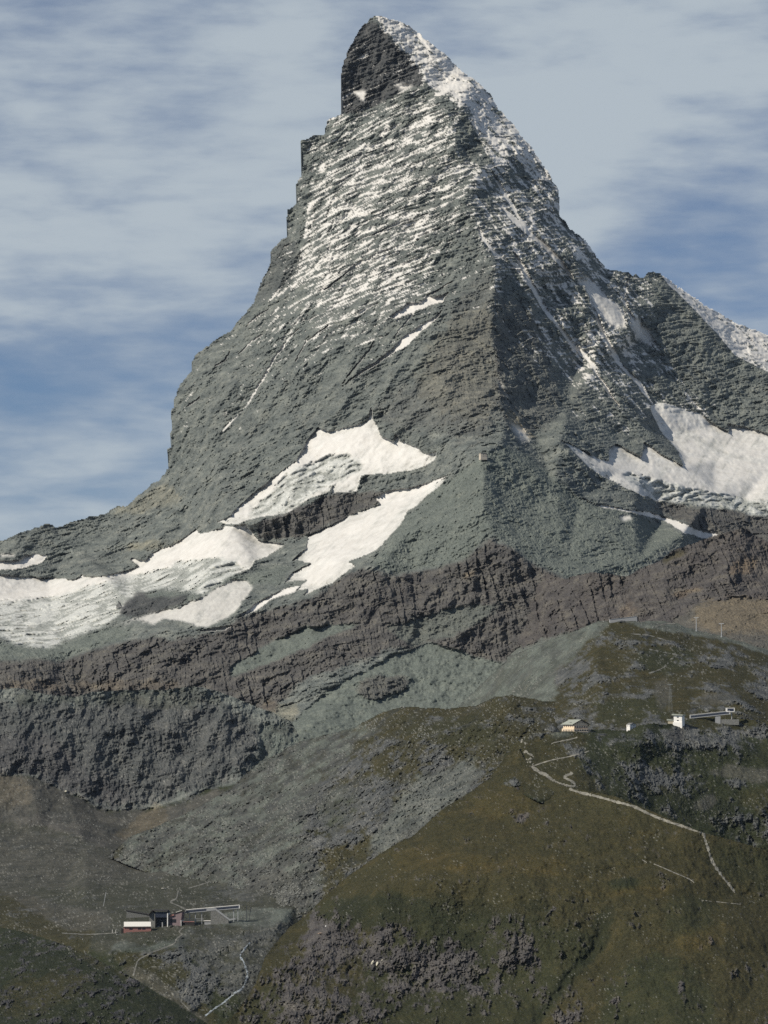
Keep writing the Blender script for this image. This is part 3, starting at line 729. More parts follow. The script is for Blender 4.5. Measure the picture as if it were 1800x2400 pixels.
# ------------------------------------------------------------------ brown bluff on the right
B_TOP = [(1150, 1420, 7420), (1222, 1340, 7420), (1265, 1338, 7330), (1319, 1356, 7220), (1381, 1341, 7080), (1468, 1348, 7000), (1544, 1312, 6960), (1587, 1285, 6940), (1634, 1269, 6930), (1670, 1258, 6930), (1703, 1247, 6920), (1742, 1234, 6920), (1800, 1269, 6900), (1920, 1300, 6880)]
terrain('rocky_bluff', [p[:2] for p in B_TOP] + [(1920, 1600), (1300, 1600), (1150, 1560)], [B_TOP],
    [(1200, 1480, 7330), (1150, 1560, 7250), (1300, 1450, 7060), (1300, 1500, 6980), (1350, 1560, 6700), (1400, 1420, 6960), (1440, 1460, 6880), (1500, 1420, 6850), (1550, 1440, 6780), (1600, 1400, 6800), (1640, 1340, 6860), (1700, 1400, 6720), (1800, 1400, 6700), (1800, 1340, 6820),
     (1700, 1480, 6500), (1800, 1520, 6400), (1920, 1400, 6700), (1920, 1540, 6350), (1550, 1600, 6300), (1450, 1385, 7000), (1475, 1400, 6950)],
    ('brown', [
        ('scree', [(1100, 1650), (1200, 1520), (1355, 1475), (1430, 1455), (1420, 1600), (1200, 1650)], 10, 0.7, 1.0),
        ('grit', [(1560, 1460), (1640, 1412), (1720, 1402), (1800, 1400), (1920, 1400), (1920, 1620), (1560, 1620)], 12, 0.9, 1.0),
        ('tan', [(1600, 1440), (1650, 1410), (1720, 1402), (1800, 1400), (1920, 1400), (1920, 1500), (1640, 1480)], 20, 0.9, 1.0),
        ('tan', [(1710, 1335), (1730, 1315), (1790, 1300), (1765, 1340), (1720, 1350)], 8, 0.9, 0.8),
        ('tan', [(1575, 1392), (1640, 1372), (1650, 1380), (1590, 1400)], 6, 0.8, 0.8),
        ('tan', [(1440, 1440), (1480, 1400), (1500, 1440), (1460, 1460)], 14, 0.5, 0.8),
        ('grass', [(1540, 1320), (1587, 1290), (1630, 1275), (1600, 1300), (1560, 1325)], 6, 0.7, 0.8),
        ('brown', [(1780, 1410), (1920, 1400), (1920, 1480), (1790, 1440)], 10, 0.7, 1.0)]),
    (1140, 1870, 1225, 1600), yq=0.7, scale=0.85, seed=31.0, jag=3.0, label='dark brown rock bluff with tan streaks at the right edge below the right glacier')

def outcrops(c, amount, lam=90, kind='rock', thr=0.02, share=0.35):
    """bare rock showing through turf where the ground is roughest"""
    w, s_ = c['w'], c['scale']
    n = fbm(c['x'], c['y'], c['z'], lam * s_, 6, 0.74, seed=c['seed'] + 201) * 1.15 + 0.25 * c['crag'] + 0.3 * (c['ridge'] - 0.25) + 0.18 * c['fine']
    if c.get('streak') is not None:
        n = n + c['streak']
    turf = np.clip(w['grass'] + w['green'] + w['shrub'], 0, 1)
    k = sstep(thr - 0.05, thr + 0.20, n + (amount - 0.5) * 0.7) * turf
    for q in ZONES:
        w[q] = w[q] * (1 - k)
    w[kind] = w[kind] + k * share
    w['dark'] = w['dark'] + k * (1 - share)
    c['lift'] = k * (0.1 + c['crag'] * 0.8 + c['fine'] * 0.5) * 5 * s_
    c['hard2'] = k
    return k
def stones(c, dens):
    """pale stones lying in turf and scree"""
    s_ = c['scale']
    n = perlin(c['x'] / (3.4 * s_), c['y'] / (3.4 * s_), c['z'] / (3.4 * s_))
    cl = fbm(c['x'], c['y'], c['z'], 60 * s_, 3, 0.6, seed=c['seed'] + 501)
    k = sstep(0.50 - dens * 0.25, 0.78 - dens * 0.25, n + cl * 0.5) * (1 - c['w']['snow'] - c['w']['ice'])
    c['pale'] = np.maximum(c['pale'], k * 0.6)
    return k
def rubble(c, amt):
    """broken mix of loose stone, dark blocks and thin turf"""
    w, s_ = c['w'], c['scale']
    n = fbm(c['x'], c['y'], c['z'], 46 * s_, 5, 0.66, seed=c['seed'] + 521)
    for z in ('scree', 'grit'):
        k = w[z] * amt * sstep(-0.22, 0.18, n)
        w[z] = w[z] - k
        w['dark'] = w['dark'] + k * 0.6
        w['green'] = w['green'] + k * 0.4
def craggy(c, k):
    s_ = c['scale']
    return k * (-(c['ridge'] - 0.3) * 26 + c['crag'] * 18 + c['fine'] * 13 - (c['rib'] - 0.3) * 10 + c['ledge'] * 9 + c['spk'] * 8) * s_

# ------------------------------------------------------------------ alp hill with the summit station
C_TOP = [(1040, 1690, 6700), (1100, 1628, 6640), (1200, 1535, 6560), (1300, 1495, 6430), (1355, 1475, 6370), (1395, 1457, 6330), (1431, 1452, 6300), (1500, 1456, 6280), (1544, 1454, 6280), (1583, 1458, 6290), (1627, 1475, 6270), (1692, 1489, 6240), (1742, 1504, 6220), (1800, 1522, 6200), (1920, 1550, 6180)]
def alp_extra(c):
    u, v = c['u'], c['v']
    amt = 0.30 + 0.25 * np.exp(-(((u - 1700) / 90) ** 2 + ((v - 1545) / 26) ** 2)) + 0.35 * np.exp(-(((u - 1330) / 100) ** 2 + ((v - 1545) / 50) ** 2)) + 0.3 * np.exp(-(((u - 1450) / 120) ** 2 + ((v - 1690) / 30) ** 2)) \
        + 0.3 * np.exp(-(((u - 1700) / 120) ** 2 + ((v - 1620) / 30) ** 2)) - 0.3 * np.exp(-(((u - 1650) / 130) ** 2 + ((v - 1580) / 18) ** 2)) + 0.2 * np.exp(-(((u - 1290) / 60) ** 2 + ((v - 1690) / 20) ** 2))
    rubble(c, 0.55)
    k = outcrops(c, amt, 70)
    stones(c, 0.35)
    return craggy(c, k)
terrain('alpine_hill', [p[:2] for p in C_TOP] + [(1920, 1790), (1040, 1790)], [C_TOP],
    [(1200, 1640, 6250), (1300, 1600, 6050), (1400, 1550, 5950), (1500, 1520, 6020), (1600, 1540, 5980), (1700, 1540, 6000), (1800, 1580, 5900), (1920, 1600, 5880), (1500, 1600, 5750), (1650, 1590, 5760), (1800, 1640, 5650), (1400, 1650, 5600), (1500, 1650, 5560), (1600, 1650, 5520), (1720, 1650, 5520), (1800, 1690, 5450), (1920, 1700, 5440),
     (1300, 1680, 5620), (1400, 1710, 5420), (1500, 1710, 5360), (1600, 1720, 5330), (1800, 1740, 5320), (1200, 1740, 5900), (1300, 1780, 5350), (1500, 1780, 5250), (1700, 1780, 5200), (1100, 1780, 6000)],
    ('grass', [
        ('scree', [(1000, 1700), (1100, 1618), (1200, 1522), (1355, 1462), (1440, 1444), (1425, 1480), (1345, 1530), (1300, 1580), (1310, 1630), (1290, 1660), (1200, 1720)], 12, 0.85, 1.0),
        ('scree', [(1431, 1446), (1600, 1452), (1692, 1482), (1800, 1514), (1920, 1540), (1920, 1565), (1800, 1535), (1692, 1502), (1600, 1484), (1500, 1468)], 6, 0.85, 0.6),
        ('green', [(1500, 1520), (1620, 1515), (1640, 1560), (1540, 1580), (1480, 1570)], 20, 0.7, 1.0),
        ('green', [(1380, 1640), (1560, 1620), (1580, 1690), (1400, 1700)], 24, 0.6, 1.0),
        ('grit', [(1520, 1600), (1560, 1590), (1580, 1640), (1560, 1670), (1540, 1640)], 12, 0.55, 1.2),
        ('grit', [(1640, 1630), (1720, 1625), (1740, 1640), (1660, 1655)], 10, 0.6, 1.2)]),
    (1030, 1870, 1440, 1785), scale=0.72, yq=0.35, seed=41.0, jag=1.8, extra=alp_extra, skirt=(120, 60), label='rocky alpine pasture hill with scree on its left flank, below the bluff')

# ------------------------------------------------------------------ long slope falling left to the valley
D_TOP = [(250, 2010, 6000), (300, 1962, 6050), (400, 1922, 6150), (470, 1888, 6200), (540, 1846, 6250), (600, 1792, 6330), (650, 1765, 6350), (700, 1738, 6380), (760, 1722, 6330), (831, 1704, 6250), (880, 1675, 6170), (907, 1664, 6120), (947, 1655, 6060), (1034, 1660, 5980), (1114, 1653, 5880), (1161, 1631, 5850), (1200, 1628, 5830), (1269, 1641, 5800), (1308, 1645, 5800), (1360, 1680, 5800), (1400, 1740, 5700)]
def flank_extra(c):
    u, v = c['u'], c['v']
    right = sstep(640, 1000, u + (v - 1900) * -0.3)
    amt = 0.50 - 0.22 * right * sstep(1860, 1720, v) + 0.20 * np.exp(-(((u - 1030) / 90) ** 2 + ((v - 1850) / 60) ** 2)) + 0.18 * (1 - right) - 0.22 * np.exp(-(((u - 1150) / 120) ** 2 + ((v - 1660) / 25) ** 2)) + 0.15 * np.exp(-(((u - 850) / 90) ** 2 + ((v - 1880) / 60) ** 2))
    rubble(c, 0.92)
    k = outcrops(c, amt, 80)
    stones(c, 0.65)
    # raking furrows down the fall line
    a = math.radians(38)
    p = c['x'] * math.cos(a) + c['z'] * math.sin(a); q = -c['x'] * math.sin(a) + c['z'] * math.cos(a)
    fur = fbm(p / 70, c['y'] * 0, q / 17, 1.0, 5, 0.66, seed=301.0)
    t = q / 17 + fur * 2.2 + c['crag'] * 1.2
    s1 = t - np.floor(t)
    t = q / 6 + fur * 2.2
    s2 = t - np.floor(t)
    fl = sstep(0.05, 0.35, fur + 0.3 * (s1 - 0.5)) * 0.75 * (1 - c['w']['green'])
    for z in ZONES:
        c['w'][z] = c['w'][z] * (1 - fl)
    c['w']['dark'] = c['w']['dark'] + fl * 0.5; c['w']['green'] = c['w']['green'] + fl * 0.5
    sl = 0.35 + 0.65 * c['rough']
    return craggy(c, k) + sl * (fur * 18 - (0.5 - s1) * 6 * sstep(-0.1, 0.3, c['soft']) - (0.5 - s2) * 3 + c['crag'] * 14 + c['spk'] * 5 + c['fine'] * 9)
terrain('long_slope', [p[:2] for p in D_TOP] + [(1400, 1850), (1150, 1900), (900, 2060), (760, 2180), (660, 2240), (600, 2180), (500, 2110), (380, 2060)], [D_TOP],
    [(450, 2000, 5700), (500, 2060, 5450), (600, 1900, 5900), (700, 1850, 5900), (800, 1800, 5850), (900, 1750, 5750), (1000, 1720, 5680), (1100, 1700, 5650), (1200, 1690, 5600), (1200, 1760, 5350), (1100, 1800, 5350), (1000, 1850, 5350), (900, 1930, 5250), (800, 1980, 5250), (700, 2000, 5300), (600, 2020, 5450),
     (700, 2100, 5060), (640, 2140, 5020), (800, 2080, 5020), (1300, 1720, 5450), (1300, 1800, 5250), (660, 2240, 4850), (380, 2060, 5650), (1000, 1960, 5080), (1100, 1900, 5080), (1200, 1860, 5080), (900, 2060, 5000), (1300, 1880, 5060), (1400, 1850, 5080), (800, 2200, 4850)],
    ('grass', [
        ('scree', [(250, 2020), (300, 1950), (540, 1835), (600, 1782), (700, 1728), (831, 1694), (907, 1664), (900, 1700), (820, 1760), (740, 1850), (700, 1960), (760, 2040), (740, 2120), (640, 2180), (480, 2080)], 30, 0.78, 1.2),
        ('scree', [(740, 1890), (830, 1830), (860, 1860), (800, 1960), (740, 1970)], 20, 0.6, 1.2),
        ('rock', [(960, 1830), (1100, 1780), (1140, 1800), (1090, 1860), (980, 1950), (900, 2000), (840, 2000), (900, 1920)], 24, 0.7, 1.2),
        ('green', [(700, 1950), (850, 1830), (900, 1790), (880, 1850), (760, 1980)], 14, 0.5, 1.0),
        ('grit', [(560, 2060), (650, 2030), (740, 2080), (700, 2140), (600, 2120)], 16, 0.8, 1.2),
        ('green', [(900, 1665), (1000, 1680), (1160, 1680), (1200, 1740), (1100, 1760), (950, 1720)], 30, 0.4, 1.2)]),
    (246, 1400, 1615, 2240), scale=0.7, yq=0.35, seed=51.0, jag=1.8, extra=flank_extra, skirt=(120, 60), label='long rubbly slope of rock and thin turf falling left into the valley')

# ------------------------------------------------------------------ dark cliff and valley floor on the left
V_TOP = [(-120, 1612, 6850), (0, 1612, 6830), (54, 1612, 6830), (108, 1627, 6820), (181, 1632, 6820), (217, 1620, 6830), (307, 1616, 6840), (383, 1616, 6840), (452, 1607, 6850), (506, 1616, 6840), (600, 1654, 6830), (643, 1670, 6820), (683, 1690, 6800), (700, 1720, 6780), (720, 1800, 6700)]
V_BASE = [(-120, 1830, 6690), (0, 1812, 6690), (70, 1815, 6690), (150, 1850, 6680), (240, 1890, 6660), (300, 1897, 6650), (370, 1885, 6660), (450, 1860, 6670), (560, 1830, 6670)]
def valley_extra(c):
    u, v, s_ = c['u'], c['v'], c['scale']
    amt = 0.18 + 0.62 * np.exp(-(((u - 500) / 100) ** 2 + ((v - 2270) / 75) ** 2)) + 0.5 * np.exp(-(((u - 640) / 50) ** 2 + ((v - 2260) / 90) ** 2)) + 0.35 * np.exp(-(((u - 560) / 60) ** 2 + ((v - 2090) / 40) ** 2)) + 0.15 * sstep(2050, 1950, v)
    rubble(c, 0.60)
    k = outcrops(c, amt, 50)
    stones(c, 0.55)
    # old moraine wall crossing the left slope
    line = np.interp(u, [-120, 80, 180, 280, 340, 420], [1900, 1922, 1950, 1998, 2000, 2040])
    mor = np.exp(-((v - line) / 9.0) ** 2) * sstep(40, 110, u) * sstep(430, 300, u)
    c['w']['dark'] = c['w']['dark'] + mor * 0.35 * (1 - c['w']['dark'])
    roll = np.sin((v + 0.35 * u + 18 * c['soft']) * 0.10) * sstep(1980, 2030, v) * sstep(2140, 2080, v) * sstep(420, 300, u)
    return craggy(c, k) - mor * 12 + roll * 3
terrain('valley', [p[:2] for p in V_TOP] + [(720, 2000), (760, 2260), (700, 2520), (-120, 2520)], [V_TOP, V_BASE],
    [(-120, 1950, 6400), (0, 1940, 6380), (100, 1960, 6300), (200, 1980, 6200), (300, 1960, 6400), (300, 2010, 6050), (420, 1960, 6300), (0, 2010, 6050), (-120, 2040, 5950), (0, 2080, 5700), (150, 2080, 5650), (300, 2060, 5680), (420, 2060, 5550), (520, 2080, 5350), (620, 2100, 5150), (700, 2120, 5050),
     (200, 2120, 5250), (100, 2130, 5250), (0, 2140, 5200), (-120, 2130, 5300), (290, 2150, 4990), (400, 2150, 4960), (480, 2140, 5000), (560, 2145, 4970), (660, 2150, 4900), (300, 2185, 4860), (400, 2185, 4850), (480, 2175, 4870), (600, 2190, 4800), (200, 2200, 4850), (100, 2190, 4950), (0, 2190, 5000),
     (300, 2230, 4700), (400, 2230, 4690), (500, 2230, 4690), (570, 2220, 4680), (620, 2230, 4690), (350, 2300, 4540), (450, 2300, 4530), (520, 2300, 4540), (575, 2310, 4500), (640, 2310, 4530), (450, 2400, 4360), (520, 2400, 4350), (600, 2400, 4370), (500, 2520, 4200), (700, 2400, 4400), (-120, 2300, 4700), (-120, 2520, 4400), (200, 2400, 4450)],
    ('green', [
        ('grit', [(-120, 1900), (760, 1900), (760, 2260), (600, 2420), (540, 2330), (420, 2200), (250, 2230), (-120, 2200)], 30, 0.45, 1.5),
        ('rock', [(-120, 1605), (700, 1600), (700, 1760), (600, 1790), (560, 1835), (450, 1865), (370, 1888), (300, 1900), (240, 1893), (150, 1853), (70, 1818), (-120, 1835)], 8, 0.95, 1.0),
        ('dark', [(-120, 1640), (120, 1650), (230, 1640), (480, 1640), (640, 1700), (600, 1790), (520, 1830), (370, 1880), (300, 1895), (240, 1890), (150, 1850), (70, 1815), (-120, 1830)], 40, 0.62, 2.0),
        ('dark', [(-120, 1720), (150, 1720), (170, 1800), (300, 1830), (320, 1890), (240, 1888), (150, 1848), (70, 1812), (-120, 1826)], 30, 0.6, 1.8),
        ('green', [(0, 1615), (200, 1630), (450, 1612), (560, 1640), (430, 1660), (250, 1655), (60, 1650)], 14, 0.35, 2.0),
        ('scree', [(600, 1700), (720, 1690), (720, 1850), (480, 1890), (560, 1830), (620, 1770)], 16, 0.8, 1.0),
        ('grit', [(-120, 1825), (70, 1820), (150, 1855), (240, 1897), (340, 1900), (460, 1870), (560, 1840), (500, 1920), (380, 1960), (320, 1985), (250, 1985), (150, 1950), (60, 1925), (-120, 1930)], 12, 0.9, 1.0),
        ('tan', [(-120, 1830), (0, 1815), (90, 1830), (90, 1890), (-120, 1900)], 30, 0.5, 1.0),
        ('tan', [(350, 1890), (380, 1870), (400, 1930), (330, 1960), (230, 1960), (300, 1940)], 12, 0.75, 1.0),
        ('grit', [(-120, 1930), (60, 1925), (250, 1990), (330, 1990), (400, 1960), (560, 1930), (640, 2000), (640, 2130), (520, 2060), (420, 2040), (300, 2080), (-120, 2080)], 30, 0.55, 1.2),
        ('grass', [(-120, 2080), (60, 2090), (110, 2130), (250, 2150), (200, 2240), (-120, 2200)], 14, 0.8, 1.0),
        ('grit', [(0, 2080), (60, 2088), (120, 2115), (260, 2140), (270, 2185), (150, 2180), (90, 2140), (0, 2095)], 8, 0.6, 1.0),
        ('scree', [(520, 2135), (690, 2128), (690, 2166), (560, 2174), (480, 2160)], 12, 0.8, 1.0),
        ('scree', [(270, 2205), (350, 2218), (420, 2195), (440, 2170), (455, 2180), (420, 2220), (330, 2240), (250, 2225)], 8, 0.6, 0.8),
        ('grass', [(250, 2225), (330, 2235), (420, 2215), (440, 2260), (470, 2330), (520, 2400), (440, 2400), (380, 2330), (300, 2280)], 12, 0.75, 1.0),
        ('grit', [(270, 2270), (330, 2270), (420, 2330), (500, 2400), (460, 2410), (390, 2350)], 8, 0.5, 1.4)]),
    (-70, 740, 1595, 2450), scale=0.68, yq=0.35, beds=0.35, seed=61.0, jag=1.8, extra=valley_extra, label='valley head with a dark cliff wall, talus and green floor on the left')

# ------------------------------------------------------------------ plateau with the hotel and the rocky hollow beside it
P_TOP = [(1180, 1770, 5120), (1195, 1747, 5120), (1213, 1732, 5120), (1250, 1720, 5130), (1316, 1714, 5140), (1400, 1707, 5180), (1470, 1712, 5190), (1500, 1698, 5180), (1530, 1694, 5190), (1560, 1697, 5220), (1590, 1690, 5260), (1640, 1681, 5300), (1720, 1681, 5310), (1800, 1690, 5300), (1920, 1700, 5300)]
def plateau_extra(c):
    u, v = c['u'], c['v']
    amt = 0.20 + 0.5 * np.exp(-(((u - 1560) / 90) ** 2 + ((v - 1730) / 22) ** 2)) + 0.55 * np.exp(-(((u - 1700) / 110) ** 2 + ((v - 1730) / 30) ** 2)) + 0.5 * np.exp(-(((u - 1540) / 110) ** 2 + ((v - 1825) / 28) ** 2)) + 0.3 * np.exp(-(((u - 1360) / 30) ** 2 + ((v - 1765) / 12) ** 2)) \
        + 0.25 * np.exp(-(((u - 1740) / 80) ** 2 + ((v - 1930) / 30) ** 2)) - 0.35 * np.exp(-(((u - 1270) / 60) ** 2 + ((v - 1780) / 50) ** 2)) - 0.2 * np.exp(-(((u - 1660) / 60) ** 2 + ((v - 1695) / 12) ** 2)) - 0.3 * np.exp(-(((u - 1480) / 80) ** 2 + ((v - 1700) / 12) ** 2))
    k = outcrops(c, amt, 45)
    stones(c, 0.40)
    return craggy(c, k)
terrain('plateau', [p[:2] for p in P_TOP] + [(1920, 2060), (1640, 2000), (1440, 1920), (1260, 1880), (1180, 1840)], [P_TOP],
    [(1220, 1760, 5060), (1240, 1790, 4990), (1260, 1812, 4940), (1330, 1842, 4860), (1300, 1760, 5050), (1400, 1760, 5060), (1440, 1865, 4900), (1400, 1820, 4950), (1500, 1740, 5080), (1500, 1800, 5040), (1600, 1740, 5160), (1600, 1800, 5090), (1700, 1740, 5180), (1700, 1800, 5120), (1800, 1780, 5160), (1800, 1850, 5060), (1920, 1900, 5060),
     (1600, 1880, 4990), (1540, 1910, 4930), (1700, 1930, 4980), (1800, 1960, 4960), (1640, 1950, 4930), (1800, 2010, 4950), (1920, 2040, 4930), (1260, 1880, 4800), (1180, 1840, 4900), (1720, 1700, 5290)],
    ('green', [
        ('grass', [(1180, 1730), (1320, 1700), (1400, 1740), (1340, 1780), (1400, 1830), (1460, 1860), (1300, 1880), (1170, 1850)], 20, 0.85, 1.0),
        ('grass', [(1620, 1680), (1920, 1680), (1920, 1705), (1700, 1715), (1600, 1712)], 8, 0.7, 0.8),
        ('grass', [(1480, 1800), (1560, 1790), (1640, 1830), (1600, 1860), (1500, 1850)], 20, 0.5, 1.0),
        ('grass', [(1700, 1850), (1920, 1850), (1920, 1920), (1760, 1900)], 20, 0.5, 1.0),
        ('shrub', [(1420, 1730), (1620, 1706), (1800, 1750), (1760, 1790), (1600, 1770), (1440, 1770)], 16, 0.5, 1.5),
        ('shrub', [(1420, 1800), (1560, 1800), (1640, 1850), (1780, 1900), (1800, 1960), (1640, 1930), (1480, 1860)], 20, 0.5, 1.5),
        ('dark', [(1560, 1712), (1610, 1706), (1600, 1740), (1560, 1736)], 8, 0.75, 1.0),
        ('grit', [(1640, 1800), (1920, 1800), (1920, 1835), (1740, 1830)], 8, 0.55, 1.4),
        ('grit', [(1610, 1876), (1680, 1866), (1690, 1890), (1620, 1896)], 10, 0.55, 1.2),
        ('scree', [(1290, 1716), (1340, 1714), (1335, 1728), (1300, 1728)], 4, 0.7, 0.5)]),
    (1172, 1870, 1672, 2070), scale=0.55, yq=0.30, seed=71.0, jag=1.2, extra=plateau_extra, skirt=(60, 40), label='green plateau with rocky knolls carrying the hotel')

# ------------------------------------------------------------------ grassy foreground ridge
E_TOP = [(470, 2520, 4150), (500, 2425, 4300), (560, 2362, 4380), (600, 2302, 4450), (620, 2242, 4560), (650, 2202, 4640), (680, 2170, 4700), (716, 2145, 4740), (752, 2108, 4760), (803, 2061, 4790), (889, 2000, 4800), (947, 1965, 4820), (962, 1962, 4830), (1041, 1891, 4900), (1085, 1866, 4930), (1146, 1823, 4990), (1170, 1790, 5020), (1195, 1760, 5060), (1213, 1745, 5080)]
E_TOP2 = [(1213, 1745, 5080), (1240, 1793, 4975), (1260, 1814, 4930), (1330, 1843, 4850), (1440, 1864, 4770), (1540, 1905, 4700), (1640, 1948, 4640), (1720, 1969, 4640), (1800, 1992, 4640), (1920, 2022, 4640)]
def ridge_extra(c):
    u, v = c['u'], c['v']
    def g(a, b, ra, rb):
        return np.exp(-(((u - a) / ra) ** 2 + ((v - b) / rb) ** 2))
    amt = -0.04 + 0.68 * g(880, 2240, 190, 75) + 0.68 * g(1225, 2215, 62, 75) + 0.60 * g(1090, 2280, 110, 70) + 0.52 * g(760, 2190, 60, 60) + 0.60 * g(680, 2350, 120, 90) + 0.42 * g(860, 2370, 160, 60) + 0.45 * g(1230, 1910, 35, 22) + 0.4 * g(1340, 1965, 40, 14) + 0.5 * g(1330, 2380, 60, 55) + 0.3 * g(1330, 2130, 40, 40) + 0.35 * g(980, 1990, 60, 12) + 0.35 * g(1100, 2070, 60, 25) + 0.4 * g(1245, 1868, 35, 9)
    c['streak'] = 0.55 * fbm((c['x'] - c['z'] * 0.35) / 5.0, c['y'] * 0, c['z'] / 16.0, 1.0, 4, 0.65, seed=911.0) * sstep(2090, 2150, v)
    k = outcrops(c, amt, 40, 'brown', share=0.8)
    stones(c, 0.0)
    # gully running down the slope
    gl = np.interp(v, [2080, 2130, 2180, 2240, 2300, 2360, 2420], [1440, 1425, 1415, 1375, 1335, 1290, 1250])
    gl = gl + 40 * c['crag'] + 30 * c['soft']
    gul = np.exp(-((u - gl) / 14.0) ** 2) * sstep(2100, 2200, v)
    gl2 = np.interp(v, [2100, 2200, 2300, 2420], [1530, 1450, 1390, 1330])
    gul2 = np.exp(-((u - gl2) / 7.0) ** 2) * sstep(2100, 2180, v) * 0.35
    for q in ('green',):
        c['w'][q] = np.clip(c['w'][q] + gul * 0.5, 0, 1)
    roll = np.sin((v * 0.9 + 0.25 * u + 30 * c['soft']) * 0.12) * np.exp(-((v - 2020) / 45.0) ** 2) * sstep(880, 1000, u) * sstep(1650, 1500, u)
    step_ = sstep(0, 10, v - np.interp(u, [1000, 1130, 1200, 1275, 1300], [2180, 2165, 2148, 2150, 2190])) * sstep(60, 20, v - 2150) * sstep(1100, 1190, u) * sstep(1290, 1270, u)
    return craggy(c, k) * 0.95 + gul * 9 + gul2 * 9 + roll * 4
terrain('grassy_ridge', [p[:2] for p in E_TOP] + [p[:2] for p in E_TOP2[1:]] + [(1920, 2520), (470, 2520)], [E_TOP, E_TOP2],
    [(700, 2250, 4520), (700, 2400, 4300), (620, 2400, 4340), (800, 2150, 4640), (800, 2300, 4440), (800, 2450, 4230), (900, 2080, 4640), (900, 2160, 4560), (900, 2280, 4470), (900, 2420, 4260), (1000, 2010, 4680), (1000, 2060, 4590), (1000, 2150, 4530), (1000, 2300, 4440), (1000, 2420, 4250), (1100, 1960, 4740), (1100, 2010, 4640), (1100, 2060, 4560), (1100, 2160, 4510), (1100, 2300, 4420),
     (1200, 1850, 4870), (1200, 1940, 4740), (1200, 2020, 4610), (1200, 2080, 4520), (1200, 2148, 4470), (1200, 2300, 4390), (1200, 2420, 4230), (1300, 1900, 4770), (1300, 1980, 4650), (1300, 2040, 4560), (1300, 2120, 4470), (1300, 2250, 4390), (1300, 2420, 4220), (1400, 1920, 4710), (1400, 2000, 4600), (1400, 2060, 4520), (1400, 2110, 4480), (1400, 2250, 4370), (1400, 2420, 4180),
     (1500, 1960, 4650), (1500, 2040, 4540), (1500, 2090, 4480), (1500, 2200, 4360), (1500, 2420, 4140), (1600, 2000, 4590), (1600, 2080, 4490), (1600, 2200, 4340), (1600, 2420, 4110), (1700, 2010, 4600), (1700, 2100, 4500), (1700, 2200, 4350), (1700, 2420, 4100), (1800, 2100, 4540), (1800, 2250, 4330), (1920, 2200, 4440), (1920, 2420, 4120), (1920, 2520, 4000), (470, 2600, 4050), (1200, 2520, 4100), (800, 2520, 4140)],
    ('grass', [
        ('green', [(1000, 2120), (1130, 2140), (1250, 2160), (1330, 2180), (1420, 2170), (1360, 2280), (1250, 2420), (1000, 2520), (750, 2520), (800, 2380), (900, 2200)], 40, 0.65, 1.5),
        ('green', [(1420, 2280), (1560, 2220), (1700, 2350), (1640, 2520), (1380, 2520)], 50, 0.7, 1.5),
        ('green', [(1420, 2060), (1520, 2055), (1500, 2085), (1430, 2090)], 10, 0.7, 1.2),
        ('green', [(1560, 2100), (1680, 2100), (1680, 2180), (1560, 2200)], 30, 0.55, 1.5),
        ('green', [(700, 2150), (780, 2100), (950, 2090), (1050, 2130), (900, 2170), (780, 2180)], 20, 0.55, 1.2),
        ('green', [(480, 2450), (600, 2330), (700, 2280), (680, 2400), (560, 2520), (470, 2520)], 24, 0.5, 1.5),
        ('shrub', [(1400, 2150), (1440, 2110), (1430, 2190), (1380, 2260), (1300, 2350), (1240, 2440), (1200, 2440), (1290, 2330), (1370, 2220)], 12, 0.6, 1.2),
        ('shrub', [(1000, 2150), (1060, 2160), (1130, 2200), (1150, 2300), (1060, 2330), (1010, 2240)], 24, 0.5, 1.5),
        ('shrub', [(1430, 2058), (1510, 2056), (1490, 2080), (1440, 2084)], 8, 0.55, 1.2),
        ('shrub', [(720, 2180), (800, 2100), (960, 2095), (1130, 2110), (1290, 2120), (1300, 2170), (1130, 2160), (960, 2170), (820, 2190)], 20, 0.5, 1.5),  # dark below the brow: the fold's shade is put into the colour
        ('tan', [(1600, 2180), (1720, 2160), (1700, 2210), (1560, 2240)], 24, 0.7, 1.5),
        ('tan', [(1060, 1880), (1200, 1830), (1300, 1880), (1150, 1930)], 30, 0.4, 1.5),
        ('tan', [(900, 2000), (960, 1985), (1200, 2010), (1420, 2030), (1350, 2062), (1100, 2045), (930, 2040)], 24, 0.55, 1.5),  # the shelf's brighter, sunlit look is painted in as colour
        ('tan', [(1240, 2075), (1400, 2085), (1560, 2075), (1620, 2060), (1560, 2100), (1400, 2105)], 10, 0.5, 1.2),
        ('green', [(1640, 1960), (1780, 2000), (1920, 2040), (1920, 2120), (1760, 2080), (1680, 2060)], 24, 0.45, 1.2)]),
    (480, 1870, 1730, 2450), scale=0.55, yq=0.35, seed=81.0, jag=1.0, extra=ridge_extra, skirt=(60, 50), label='olive grass ridge with footpaths filling the lower right')

